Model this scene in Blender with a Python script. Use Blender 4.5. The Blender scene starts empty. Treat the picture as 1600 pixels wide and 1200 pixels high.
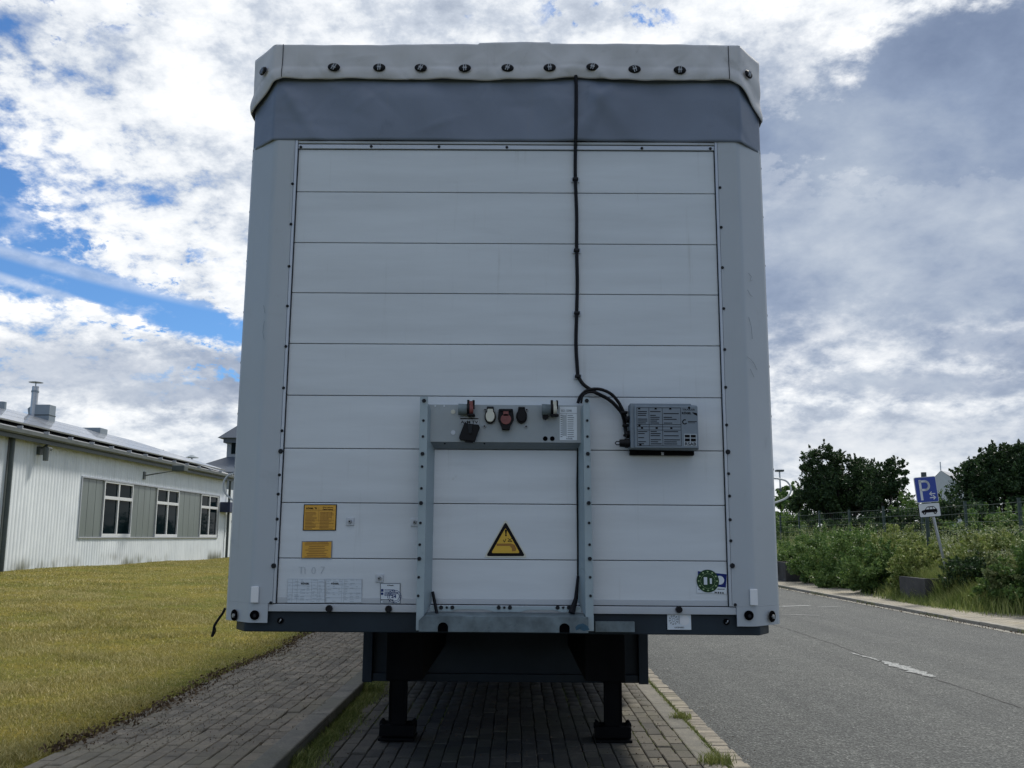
import bpy, bmesh, math, random
import numpy as np
random.seed(7); rng = np.random.default_rng(7)
R = math.radians
SC = bpy.context.scene
COL = SC.collection

# ------------------------------------------------------------------ camera
FPX, CH = 1420.0, 1.38                     # focal length in pixels of a 1600 wide frame, eye height
TH = math.atan(240/FPX); YW = math.atan(6/FPX)
cd = bpy.data.cameras.new('camera'); cam = bpy.data.objects.new('camera', cd); COL.objects.link(cam)
cam.location = (0, 0, CH); cam.rotation_euler = (R(90)+TH, 0, YW)
cd.sensor_fit = 'HORIZONTAL'; cd.sensor_width = 36; cd.lens = 36*FPX/1600
cd.clip_start = .05; cd.clip_end = 6000
SC.camera = cam
SC.view_settings.view_transform = 'Standard'; SC.view_settings.look = 'None'
SC.view_settings.exposure = .32; SC.view_settings.gamma = 1; SC.view_settings.use_curve_mapping = False
FW = np.array([-math.sin(YW)*math.cos(TH), math.cos(YW)*math.cos(TH), math.sin(TH)])
RT = np.array([math.cos(YW), math.sin(YW), 0]); UP = np.cross(RT, FW)
def ray(px, py): return FW*FPX + RT*(px-800) + UP*(600-py)
def atY(px, py, Y):                        # survey helper: the point of a photograph direction on the plane y = Y
    d = ray(px, py); return np.array([0, 0, CH]) + d*(Y/d[1])
def atX(px, py, X):
    d = ray(px, py); return np.array([0, 0, CH]) + d*(X/d[0])
def atZ(px, py, Z=0.):
    d = ray(px, py); return np.array([0, 0, CH]) + d*((Z-CH)/d[2])

# ------------------------------------------------------------------ sky and sun
SUN_AZ, SUN_EL = R(37), R(50)
wd = bpy.data.worlds.new('World'); SC.world = wd; wd.use_nodes = True
nt = wd.node_tree; nt.nodes.clear()
class G:
    """tiny node-graph helper"""
    def __init__(s, t): s.t = t
    def n(s, typ, **k):
        x = s.t.nodes.new(typ)
        for a, b in k.items(): setattr(x, a, b)
        return x
    def put(s, sock, v):
        if isinstance(v, bpy.types.NodeSocket): s.t.links.new(v, sock)
        elif v is not None:
            if isinstance(v, (tuple, list)) and len(v) == 3 and sock.type == 'RGBA': v = (*v, 1)
            sock.default_value = v
    def m(s, op, a, b=None, c=None, clamp=False):
        x = s.n('ShaderNodeMath', operation=op, use_clamp=clamp)
        for i, v in enumerate((a, b, c)): s.put(x.inputs[i], v)
        return x.outputs[0]
    def noise(s, vec, scale, detail=5, rough=.55, dist=0., out=0):
        x = s.n('ShaderNodeTexNoise'); s.put(x.inputs['Vector'], vec)
        x.inputs['Scale'].default_value = scale; x.inputs['Detail'].default_value = detail
        x.inputs['Roughness'].default_value = rough; x.inputs['Distortion'].default_value = dist
        return x.outputs[out]
    def ss(s, v, a, b):
        x = s.n('ShaderNodeMapRange', interpolation_type='SMOOTHSTEP')
        s.put(x.inputs[0], v); x.inputs[1].default_value = a; x.inputs[2].default_value = b
        return x.outputs[0]
    def mix(s, f, a, b, blend='MIX'):
        x = s.n('ShaderNodeMix', data_type='RGBA', blend_type=blend)
        s.put(x.inputs[0], f); s.put(x.inputs[6], a); s.put(x.inputs[7], b)
        return x.outputs[2]
    def ramp(s, v, stops):
        x = s.n('ShaderNodeValToRGB'); s.put(x.inputs[0], v)
        e = x.color_ramp.elements
        while len(e) < len(stops): e.new(.5)
        for q, (p, c) in zip(e, stops): q.position = p; q.color = (*c, 1)
        return x.outputs[0]
g = G(nt)
tc = g.n('ShaderNodeTexCoord'); sx = g.n('ShaderNodeSeparateXYZ'); g.put(sx.inputs[0], tc.outputs['Generated'])
DX, DY, DZ = sx.outputs
az = g.m('ARCTAN2', DX, DY); el = g.m('ARCSINE', DZ)
zz = g.m('ADD', g.m('ABSOLUTE', DZ), .42)
cb = g.n('ShaderNodeCombineXYZ'); g.put(cb.inputs[0], g.m('DIVIDE', DX, zz)); g.put(cb.inputs[1], g.m('DIVIDE', DY, zz)); g.put(cb.inputs[2], g.m('MULTIPLY', DZ, .9))
pv = cb.outputs[0]
nA = g.noise(pv, 2.6, 7, .58, .15); nB = g.noise(pv, 8.5, 9, .62, .12); nC = g.noise(pv, 1.1, 4, .5, .2)
nD = g.noise(pv, 24, 8, .62, .1); nE = g.noise(pv, 13, 8, .64, .3)
def azel(px, py):
    d = ray(px, py); d = d/np.linalg.norm(d); return math.atan2(d[0], d[1]), math.asin(d[2])
def blob(px, py, rx, ry, rot=0, soft=.5, wob=1.1, ae=None):
    a, e = ae or azel(px, py); rx, ry = rx/FPX, ry/FPX
    u = g.m('SUBTRACT', az, a); v = g.m('SUBTRACT', el, e); c, s_ = math.cos(R(rot)), math.sin(R(rot))
    p = g.m('ADD', g.m('MULTIPLY', u, c/rx), g.m('MULTIPLY', v, s_/rx))
    q = g.m('ADD', g.m('MULTIPLY', u, -s_/ry), g.m('MULTIPLY', v, c/ry))
    d = g.m('SQRT', g.m('ADD', g.m('POWER', p, 2), g.m('POWER', q, 2)))
    d = g.m('ADD', d, g.m('MULTIPLY', g.m('SUBTRACT', nB, .5), wob*1.6))
    d = g.m('ADD', d, g.m('MULTIPLY', g.m('SUBTRACT', nA, .5), wob))
    d = g.m('ADD', d, g.m('MULTIPLY', g.m('SUBTRACT', nD, .5), wob*1.1))
    return g.m('SUBTRACT', 1, g.ss(d, 1-soft, 1+soft))
# gaps of open blue in the cloud deck (as in the photograph, plus the same kind of gaps all round)
gap = g.m('MULTIPLY', g.ss(nC, .54, .62), g.ss(nA, .42, .52))
gap = g.m('MULTIPLY', gap, g.ss(g.m('ABSOLUTE', az), .75, 1.1))
for b in (blob(150, 452, 290, 30, -13, .25, 1.2), blob(-10, 320, 130, 62, -25, .28, 1.5), blob(-60, 400, 150, 60, -10, .3, 1.2), 
          blob(-520, 300, 420, 200, 5, .35, 1.6), blob(0, 0, 1350, 620, 0, .4, 1.2, (R(-108), R(26)))):
    gap = g.m('MAXIMUM', gap, b)
for b in (blob(40, 25, 75, 60, -40, .5, 1.), blob(955, 18, 110, 50, -15, .5, 1.), blob(690, 4, 40, 22, 0, .5, 1.), blob(170, 10, 60, 24, 0, .5, 1.), blob(240, 470, 260, 90, -20, .5, 1.)):
    gap = g.m('MAXIMUM', gap, g.m('MULTIPLY', b, g.ss(nE, .54, .62)))
streak = g.m('MAXIMUM', blob(120, 424, 190, 8, -9, .7, .35), blob(60, 452, 120, 6, -12, .7, .35))
gap = g.m('SUBTRACT', gap, g.m('MULTIPLY', streak, .42), clamp=True)
# wisps of thin cloud across the blue
gap = g.m('SUBTRACT', gap, g.m('MULTIPLY', g.ss(nB, .52, .70), .45), clamp=True)
# cloud brightness: puffy white with grey bases, heavy blue-grey bank to the right
puff = g.m('ADD', g.m('MULTIPLY', nB, .50), g.m('MULTIPLY', nA, .30)); puff = g.m('ADD', puff, g.m('MULTIPLY', nD, .20))
puff = g.m('ADD', puff, g.m('MULTIPLY', g.m('SUBTRACT', nD, .5), .10))
light = g.ramp(puff, [(.36, (.34, .39, .48)), (.44, (.50, .55, .63)), (.50, (.72, .75, .79)), (.57, (.88, .89, .90)), (.70, (.95, .95, .94))])
dpuf = g.m('ADD', g.m('MULTIPLY', nA, .75), g.m('MULTIPLY', nB, .25))
dark = g.ramp(dpuf, [(.36, (.16, .21, .32)), (.47, (.23, .29, .41)), (.58, (.34, .40, .50)), (.70, (.50, .55, .62))])
bank = g.m('MULTIPLY', blob(1440, 190, 300, 130, 6, .30, 1.1), 1.0)
bank = g.m('MAXIMUM', bank, g.m('MULTIPLY', blob(1480, 350, 520, 200, 0, .45, .6), .92))
bank = g.m('MAXIMUM', bank, g.m('MULTIPLY', blob(1240, 300, 150, 190, 0, .5, .8), .85))
bank = g.m('MAXIMUM', bank, g.m('MULTIPLY', blob(1430, 600, 200, 26, -6, .6, 1.0), .85))
bank = g.m('MAXIMUM', bank, g.m('MULTIPLY', blob(1600, 540, 230, 34, -10, .6, 1.0), .8))
bank = g.m('MAXIMUM', bank, g.m('MULTIPLY', blob(2150, 300, 500, 260, 0, .5, .8), .8))
bank = g.m('MAXIMUM', bank, g.m('MULTIPLY', blob(270, 612, 190, 24, 4, .6, 1.0), .75))
bank = g.m('MAXIMUM', bank, g.m('MULTIPLY', blob(120, 575, 380, 50, 0, .6, 1.2), .62))
bank = g.m('MAXIMUM', bank, g.m('MULTIPLY', blob(1420, 480, 340, 60, 0, .6, 1.0), .55))
bank = g.m('MAXIMUM', bank, g.m('MULTIPLY', blob(1400, 690, 420, 50, 0, .6, 1.0), .45))
back = g.m('MULTIPLY', g.ss(g.m('ABSOLUTE', az), .9, 1.6), g.ss(nC, .38, .55))
bank = g.m('MAXIMUM', bank, g.m('MULTIPLY', back, .75))
cl = g.mix(bank, light, dark)
# thin bright veil near the horizon
low = g.m('SUBTRACT', 1, g.ss(el, R(0), R(12)))
cl = g.mix(g.m('MULTIPLY', low, .40), cl, (.62, .66, .69))
sky = g.n('ShaderNodeTexSky', sky_type='NISHITA', sun_disc=False, sun_elevation=SUN_EL, sun_rotation=SUN_AZ, ozone_density=3.0, dust_density=.3)
b1 = g.n('ShaderNodeBackground'); g.put(b1.inputs[0], g.mix(1., sky.outputs[0], (.62, .92, 1.22), 'MULTIPLY')); b1.inputs[1].default_value = .085
b2 = g.n('ShaderNodeBackground'); g.put(b2.inputs[0], cl); b2.inputs[1].default_value = .97
ms = g.n('ShaderNodeMixShader'); g.put(ms.inputs[0], g.m('SUBTRACT', 1, gap)); g.put(ms.inputs[1], b1.outputs[0]); g.put(ms.inputs[2], b2.outputs[0])
wo = g.n('ShaderNodeOutputWorld'); g.put(wo.inputs[0], ms.outputs[0])
sl = bpy.data.lights.new('sun', 'SUN'); sl.energy = 2.9; sl.angle = R(9); sl.color = (1, .95, .86)
so = bpy.data.objects.new('sun', sl); COL.objects.link(so)
so.rotation_euler = (R(90)-SUN_EL, 0, math.pi-SUN_AZ); so.location = (10, 20, 30)

# ------------------------------------------------------------------ mesh + object helpers
class MB:
    def __init__(s): s.v = []; s.f = []; s.mi = []
    def add(s, vs, fs, mi=0):
        o = len(s.v); s.v += [tuple(map(float, p)) for p in vs]; s.f += [tuple(i+o for i in q) for q in fs]; s.mi += [mi]*len(fs); return s
    def box(s, x0, x1, y0, y1, z0, z1, mi=0):
        vs = [(x, y, z) for z in (z0, z1) for y in (y0, y1) for x in (x0, x1)]
        return s.add(vs, [(0, 2, 3, 1), (4, 5, 7, 6), (0, 1, 5, 4), (2, 6, 7, 3), (0, 4, 6, 2), (1, 3, 7, 5)], mi)
    def prism(s, poly, y0, y1, mi=0):          # polygon in x,z extruded along y
        n = len(poly); vs = [(x, y0, z) for x, z in poly]+[(x, y1, z) for x, z in poly]
        return s.add(vs, [tuple(range(n)), tuple(range(2*n-1, n-1, -1))]+[(i, i+n, (i+1) % n+n, (i+1) % n) for i in range(n)], mi)
    def prismz(s, poly, z0, z1, mi=0):         # polygon in x,y extruded along z
        n = len(poly); vs = [(x, y, z0) for x, y in poly]+[(x, y, z1) for x, y in poly]
        return s.add(vs, [tuple(range(n-1, -1, -1)), tuple(range(n, 2*n))]+[(i, (i+1) % n, (i+1) % n+n, i+n) for i in range(n)], mi)
    def cyl(s, a, b, r0, r1=None, n=12, mi=0, caps=True):
        a = np.array(a, float); b = np.array(b, float); r1 = r0 if r1 is None else r1
        d = b-a; d /= np.linalg.norm(d)+1e-9; h = np.array([0, 0, 1.]) if abs(d[2]) < .9 else np.array([1., 0, 0])
        u = np.cross(d, h); u /= np.linalg.norm(u); w = np.cross(d, u); vs = []
        for c, r in ((a, r0), (b, r1)):
            for i in range(n): t = 2*math.pi*i/n; vs.append(c+(u*math.cos(t)+w*math.sin(t))*r)
        fs = [(i, (i+1) % n, (i+1) % n+n, i+n) for i in range(n)]
        if caps: fs += [tuple(range(n-1, -1, -1)), tuple(range(n, 2*n))]
        return s.add(vs, fs, mi)
    def tube(s, pts, r, n=8, mi=0):
        P = [np.array(p, float) for p in pts]; rr = r if isinstance(r, (list, tuple)) else [r]*len(P); vs = []
        u = None
        for i, p in enumerate(P):
            d = P[min(i+1, len(P)-1)]-P[max(i-1, 0)]; d /= np.linalg.norm(d)+1e-9
            if u is None:
                h = np.array([0, 0, 1.]) if abs(d[2]) < .9 else np.array([1., 0, 0]); u = np.cross(d, h)
            u = u-d*np.dot(u, d); u /= np.linalg.norm(u)+1e-9; w = np.cross(d, u)
            for k in range(n): t = 2*math.pi*k/n; vs.append(p+(u*math.cos(t)+w*math.sin(t))*rr[i])
        fs = [(i*n+k, i*n+(k+1) % n, (i+1)*n+(k+1) % n, (i+1)*n+k) for i in range(len(P)-1) for k in range(n)]
        fs += [tuple(range(n-1, -1, -1)), tuple(range((len(P)-1)*n, len(P)*n))]
        return s.add(vs, fs, mi)
    def mesh(s, name, mats, smooth=False):
        me = bpy.data.meshes.new(name); me.from_pydata(s.v, [], s.f)
        for m in (mats if isinstance(mats, (list, tuple)) else [mats]): me.materials.append(m)
        if any(s.mi): me.polygons.foreach_set('material_index', s.mi)
        bm = bmesh.new(); bm.from_mesh(me); bmesh.ops.recalc_face_normals(bm, faces=bm.faces); bm.to_mesh(me); bm.free()
        if smooth: me.shade_smooth()
        return me
    def build(s, name, mats, parent=None, smooth=False, bevel=0, seg=2, loc=None):
        o = link(name, s.mesh(name, mats, smooth), parent, loc)
        if bevel:
            b = o.modifiers.new('bevel', 'BEVEL'); b.width = bevel; b.segments = seg; b.limit_method = 'ANGLE'; b.angle_limit = R(35)
            w = o.modifiers.new('wn', 'WEIGHTED_NORMAL')
        elif smooth:
            o.data.set_sharp_from_angle(angle=R(40))
        return o
def link(name, data, parent=None, loc=None, rot=None):
    o = bpy.data.objects.new(name, data); COL.objects.link(o); o.parent = parent
    if loc is not None: o.location = loc
    if rot is not None: o.rotation_euler = rot
    return o
def tag(o, label=None, cat=None, group=None, kind=None):
    for k, v in (('label', label), ('category', cat), ('group', group), ('kind', kind)):
        if v: o[k] = v
    return o
def thing(name, label, cat, loc=(0, 0, 0), rot=None, group=None):
    return tag(link(name, None, None, loc, rot), label, cat, group)
def raw(name, V, F, mats, parent=None, smooth=False, attr=None):
    """fast mesh from numpy arrays; F is (n,3) or (n,4)"""
    me = bpy.data.meshes.new(name); V = np.asarray(V, np.float32); F = np.asarray(F, np.int32); k = F.shape[1]
    me.vertices.add(len(V)); me.vertices.foreach_set('co', V.ravel())
    me.loops.add(F.size); me.loops.foreach_set('vertex_index', F.ravel())
    me.polygons.add(len(F)); me.polygons.foreach_set('loop_start', np.arange(0, F.size, k, dtype=np.int32))
    try: me.polygons.foreach_set('loop_total', np.full(len(F), k, np.int32))
    except Exception: pass
    if attr is not None:
        a = me.attributes.new('tone', 'FLOAT', 'POINT'); a.data.foreach_set('value', np.asarray(attr, np.float32))
    me.materials.append(mats); me.update(calc_edges=True); me.validate()
    if smooth: me.shade_smooth()
    return link(name, me, parent)
_font = None
def text_polys(body, bold=0.):
    cu = bpy.data.curves.new('t', 'FONT'); cu.body = body; cu.offset = bold; cu.resolution_u = 3
    o = bpy.data.objects.new('t', cu); COL.objects.link(o); bpy.context.view_layer.update()
    me = bpy.data.meshes.new_from_object(o.evaluated_get(bpy.context.evaluated_depsgraph_get()))
    V = np.array([v.co[:] for v in me.vertices]); F = [tuple(p.vertices) for p in me.polygons]
    bpy.data.objects.remove(o); bpy.data.curves.remove(cu); bpy.data.meshes.remove(me)
    return V, F
def lettering(mb, body, x, z, w=None, h=None, y=0., bold=.02, mi=0, ang=0.):
    """letters standing in the x,z plane, lower left corner at x,z, fitted to width w and cap height h"""
    V, F = text_polys(body, bold); lo, hi = V.min(0), V.max(0)
    sz = (h/(hi[1]-lo[1])) if h else w/(hi[0]-lo[0]); sxx = (w/(hi[0]-lo[0])) if w else sz
    a = (V[:, 0]-lo[0])*sxx; b = (V[:, 1]-lo[1])*sz; c, s = math.cos(R(ang)), math.sin(R(ang))
    mb.add([(x+p*c-q*s, y, z+p*s+q*c) for p, q in zip(a, b)], F, mi)

# ------------------------------------------------------------------ materials
def mat(name, base, rough=.6, metal=0., var=.0, vscale=3., var2=None, bump=0., bscale=60., spec=.5, dirt=0., dirtcol=(.12, .11, .09), coat=0., sub=None, stretch=None, streak=0.):
    m = bpy.data.materials.new(name); m.use_nodes = True; t = m.node_tree; q = G(t); b = t.nodes['Principled BSDF']
    tcn = q.n('ShaderNodeTexCoord'); vec = tcn.outputs['Object']
    if stretch:
        mp = q.n('ShaderNodeMapping'); q.put(mp.inputs[0], vec); mp.inputs['Scale'].default_value = stretch; vec = mp.outputs[0]
    col = base
    if var:
        nz = q.noise(vec, vscale, 6, .6)
        d = tuple(c*(1-var) for c in base); l = tuple(min(1, c*(1+var)) for c in base)
        col = q.ramp(nz, [(.3, d), (.7, l if var2 is None else var2)])
    if dirt:
        nz = q.ss(q.noise(vec, vscale*2.3+1, 8, .7, .5), .56, .74)
        col = q.mix(q.m('MULTIPLY', nz, dirt), col, dirtcol)
        rr = q.m('ADD', rough, q.m('MULTIPLY', nz, .25)); q.put(b.inputs['Roughness'], rr)
    else:
        rn = q.noise(vec, vscale*4+2, 4, .6); q.put(b.inputs['Roughness'], q.m('ADD', rough-.06, q.m('MULTIPLY', rn, .12)))
    if streak:
        mp2 = q.n('ShaderNodeMapping'); q.put(mp2.inputs[0], tcn.outputs['Object']); mp2.inputs['Scale'].default_value = (22, 22, .8)
        s1 = q.ss(q.noise(mp2.outputs[0], 1., 6, .7), .56, .78); s2 = q.ss(q.noise(tcn.outputs['Object'], 1.3, 5, .65), .42, .66)
        col = q.mix(q.m('MULTIPLY', q.m('MULTIPLY', s1, s2), streak), col, (.20, .20, .18))
        sc_ = q.ss(q.noise(tcn.outputs['Object'], 9, 8, .8, 1.5), .66, .72); col = q.mix(q.m('MULTIPLY', sc_, streak*.5), col, (.28, .28, .27))
    q.put(b.inputs['Base Color'], col); b.inputs['Metallic'].default_value = metal; b.inputs['Specular IOR Level'].default_value = spec
    b.inputs['Coat Weight'].default_value = coat
    if bump:
        bp = q.n('ShaderNodeBump'); bp.inputs['Strength'].default_value = bump; bp.inputs['Distance'].default_value = .01
        q.put(bp.inputs['Height'], q.noise(vec, bscale, 5, .6)); q.put(b.inputs['Normal'], bp.outputs[0])
    return m
M = {}
M['panel'] = mat('panel_white_paint', (.565, .61, .645), .34, streak=.5, var=.09, vscale=1.6, stretch=(.6, 1, 5), bump=.04, bscale=5, dirt=.10, dirtcol=(.36, .38, .38))
M['post'] = mat('post_grey_paint', (.385, .425, .46), .40, streak=.5, var=.05, vscale=1.5, bump=.05, bscale=6, dirt=.22, dirtcol=(.25, .26, .26))
M['band'] = mat('blue_grey_tarpaulin', (.145, .18, .245), .5, streak=.35, var=.12, vscale=1.3, bump=.10, bscale=30, dirt=.25, dirtcol=(.10, .12, .15))
M['tarp'] = mat('pale_grey_tarpaulin', (.50, .505, .52), .5, streak=.35, var=.07, vscale=2.5, bump=.08, bscale=40, dirt=.45, dirtcol=(.27, .27, .27))
M['beam'] = mat('dark_blue_grey_steel', (.016, .026, .036), .55, var=.25, vscale=3, dirt=.35, dirtcol=(.045, .05, .05), spec=.25)
M['galv'] = mat('galvanised_steel', (.13, .165, .18), .6, metal=.1, var=.45, vscale=9, bump=.1, bscale=40, dirt=.7, dirtcol=(.04, .06, .07), spec=.3)
M['rail'] = mat('anodised_rail', (.42, .46, .51), .35, metal=.3, var=.06, vscale=3)
M['bracket'] = mat('bracket_pale_steel', (.30, .37, .40), .45, metal=.1, var=.08, vscale=5, dirt=.3, dirtcol=(.16, .18, .18))
M['plate'] = mat('connection_plate_paint', (.29, .33, .35), .45, var=.08, vscale=6, dirt=.25, dirtcol=(.2, .2, .2))
M['black'] = mat('black_plastic', (.005, .005, .007), .5, var=.2, vscale=10, spec=.2)
M['blacksteel'] = mat('black_chassis_steel', (.0035, .004, .005), .7, var=.4, vscale=5, dirt=.3, dirtcol=(.012, .010, .008), spec=.12)
M['rubber'] = mat('tyre_rubber', (.012, .012, .012), .9, var=.2, vscale=8)
M['bolt'] = mat('dark_bolt', (.008, .010, .014), .5, spec=.25)
M['steel'] = mat('bright_steel', (.28, .30, .32), .45, metal=.6, var=.1, vscale=20)
M['red'] = mat('faded_red_plastic', (.20, .055, .05), .5, var=.25, vscale=25)
M['cream'] = mat('cream_plastic', (.56, .56, .48), .5, var=.08, vscale=20)
M['yellow'] = mat('yellow_sticker', (.62, .33, .035), .45, var=.05, vscale=20)
M['signyellow'] = mat('warning_yellow', (.60, .37, .03), .45, var=.04, vscale=20)
M['ink'] = mat('black_ink', (.006, .005, .006), .6, spec=.15)
M['brownink'] = mat('faded_brown_ink', (.28, .13, .015), .5)
M['greyink'] = mat('grey_ink', (.16, .19, .22), .5)
M['paleink'] = mat('pale_grey_ink', (.36, .41, .45), .5)
M['sticker'] = mat('white_sticker', (.60, .66, .71), .4, var=.04, vscale=10)
M['blueink'] = mat('blue_ink', (.01, .03, .14), .5, spec=.2)
M['navy'] = mat('navy_sticker', (.006, .018, .14), .5, spec=.2)
M['green'] = mat('green_sticker', (.018, .05, .02), .5, spec=.2, var=.15, vscale=60)
M['greenlt'] = mat('light_green_ink', (.30, .42, .22), .45)
M['fadedsticker'] = mat('faded_white_sticker', (.53, .59, .645), .4, var=.05, vscale=10)
M['reflector'] = mat('white_reflector', (.72, .74, .76), .25, coat=.5)
M['ecu'] = mat('grey_control_box', (.17, .21, .25), .5, var=.07, vscale=12, dirt=.2, dirtcol=(.1, .1, .1))
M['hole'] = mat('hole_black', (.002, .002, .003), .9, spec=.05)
M['curtain'] = mat('side_curtain', (.45, .48, .52), .55, var=.05, vscale=1.5, bump=.1, bscale=4)
M['whitehose'] = mat('white_rubber_arm', (.55, .57, .57), .5, var=.1, vscale=10)

# ================================================================== GROUND
def ground_mat(name, build):
    m = bpy.data.materials.new(name); m.use_nodes = True; q = G(m.node_tree); b = m.node_tree.nodes['Principled BSDF']
    tcn = q.n('ShaderNodeTexCoord'); build(q, b, tcn.outputs['Object']); return m
def bumpit(q, b, h, strength, dist):
    bp = q.n('ShaderNodeBump'); bp.inputs['Strength'].default_value = strength; bp.inputs['Distance'].default_value = dist
    q.put(bp.inputs['Height'], h); q.put(b.inputs['Normal'], bp.outputs[0])
def m_asph(q, b, v):
    sp = q.noise(v, 62, 4, .75); patch = q.noise(v, .35, 5, .6); mid = q.noise(v, 4, 5, .65)
    vo = q.n('ShaderNodeTexVoronoi'); q.put(vo.inputs['Vector'], v); vo.inputs['Scale'].default_value = 48
    c = q.ramp(sp, [(.32, (.019, .022, .023)), (.5, (.064, .070, .070)), (.62, (.16, .166, .163)), (.74, (.40, .41, .39))])
    c2 = q.ramp(vo.outputs['Color'], [(.1, (.45, .47, .48)), (.75, (1.1, 1.1, 1.08)), (.95, (1.7, 1.7, 1.65))])
    c = q.mix(.8, c, c2, 'MULTIPLY')
    c = q.mix(.55, c, q.ramp(patch, [(.35, (.72, .74, .76)), (.65, (1.12, 1.1, 1.08))]), 'MULTIPLY')
    c = q.mix(.5, c, q.ramp(mid, [(.35, (.8, .8, .8)), (.65, (1.15, 1.15, 1.15))]), 'MULTIPLY')
    mp = q.n('ShaderNodeMapping'); q.put(mp.inputs[0], v); mp.inputs['Scale'].default_value = (1.6, .06, 1)
    tr = q.noise(mp.outputs[0], 1., 5, .6, .2); c = q.mix(.7, c, q.ramp(tr, [(.36, (.78, .79, .8)), (.62, (1.18, 1.17, 1.14))]), 'MULTIPLY')
    oil = q.ss(q.noise(v, 1.7, 7, .7, .8), .66, .74); c = q.mix(q.m('MULTIPLY', oil, .5), c, (.035, .036, .036))
    q.put(b.inputs['Base Color'], c); b.inputs['Roughness'].default_value = .85
    bumpit(q, b, q.m('ADD', sp, vo.outputs['Distance']), .9, .012)
M['asphalt'] = ground_mat('asphalt', m_asph)
def m_soil(q, b, v):
    n = q.noise(v, 6, 8, .7); c = q.ramp(n, [(.3, (.05, .038, .024)), (.55, (.10, .08, .05)), (.75, (.20, .165, .11))])
    q.put(b.inputs['Base Color'], c); b.inputs['Roughness'].default_value = .95; bumpit(q, b, n, .8, .03)
M['soil'] = ground_mat('soil', m_soil)
def m_lawn(q, b, v):
    n1 = q.noise(v, .55, 6, .65); n2 = q.noise(v, 28, 5, .7); n3 = q.noise(v, 2.4, 6, .7, .4)
    c = q.ramp(n2, [(.3, (.060, .060, .012)), (.5, (.135, .128, .026)), (.72, (.27, .24, .07))])
    c = q.mix(.7, c, q.ramp(n1, [(.38, (.66, .82, .6)), (.6, (1.3, 1.14, 1.0))]), 'MULTIPLY')
    c = q.mix(.6, c, q.ramp(n3, [(.35, (.72, .82, .7)), (.66, (1.35, 1.22, 1.1))]), 'MULTIPLY')
    q.put(b.inputs['Base Color'], c); b.inputs['Roughness'].default_value = .95; b.inputs['Specular IOR Level'].default_value = .1
    bumpit(q, b, n2, .9, .03)
M['lawn'] = ground_mat('lawn_ground', m_lawn)
def m_field(q, b, v):
    n2 = q.noise(v, 9, 6, .7)
    q.put(b.inputs['Base Color'], q.ramp(n2, [(.3, (.028, .042, .012)), (.7, (.085, .105, .032))])); b.inputs['Roughness'].default_value = .95
    bumpit(q, b, n2, .9, .05)
M['field'] = ground_mat('field_ground', m_field)
def paver_mat(name, a, bb, moss, mossamt, warm=(1.1, 1.04, .93)):
    def f(q, b, v):
        oi = q.n('ShaderNodeObjectInfo'); at = q.n('ShaderNodeAttribute', attribute_name='tone')
        tone = q.m('ADD', q.m('MULTIPLY', oi.outputs['Random'], 1), 0); tone = q.m('FRACT', q.m('ADD', tone, at.outputs['Fac']))
        ge = q.n('ShaderNodeNewGeometry'); P = ge.outputs['Position']
        n = q.noise(P, 70, 5, .7); big = q.noise(P, 1.1, 6, .65, .4); md = q.noise(P, 7, 6, .7, .3)
        c = q.ramp(tone, [(0, a), (.5, tuple((x+y)/2 for x, y in zip(a, bb))), (1, bb)])
        c = q.mix(.75, c, q.ramp(n, [(.3, (.62, .62, .62)), (.7, (1.35, 1.33, 1.3))]), 'MULTIPLY')
        c = q.mix(.8, c, q.ramp(md, [(.35, (.68, .69, .7)), (.68, (1.22, 1.18, 1.12))]), 'MULTIPLY')
        c = q.mix(q.m('MULTIPLY', q.ss(big, .48, .66), mossamt), c, moss)
        q.put(b.inputs['Base Color'], c); b.inputs['Roughness'].default_value = .9; bumpit(q, b, n, .5, .004)
    return ground_mat(name, f)
M['bay'] = paver_mat('parking_bay_paver', (.058, .056, .050), (.135, .125, .102), (.085, .083, .045), .55)
M['walk'] = paver_mat('sidewalk_paver', (.150, .132, .104), (.25, .218, .172), (.20, .18, .12), .5)
M['kerb'] = paver_mat('kerb_concrete', (.15, .147, .13), (.20, .19, .165), (.11, .11, .07), .4)
M['gutter'] = paver_mat('gutter_paver', (.20, .185, .155), (.29, .265, .22), (.17, .16, .09), .5)
M['palekerb'] = paver_mat('pale_kerb_concrete', (.22, .215, .195), (.30, .29, .26), (.16, .155, .11), .4)
def m_joint(q, b, v):
    n = q.noise(v, 30, 6, .7); n2 = q.noise(v, 1.6, 5, .6)
    c = q.ramp(n, [(.3, (.018, .016, .012)), (.7, (.06, .05, .036))]); c = q.mix(q.ss(n2, .5, .68), c, (.05, .06, .02))
    q.put(b.inputs['Base Color'], c); b.inputs['Roughness'].default_value = .95; bumpit(q, b, n, .6, .01)
M['joint'] = ground_mat('joint_sand', m_joint)
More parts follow.
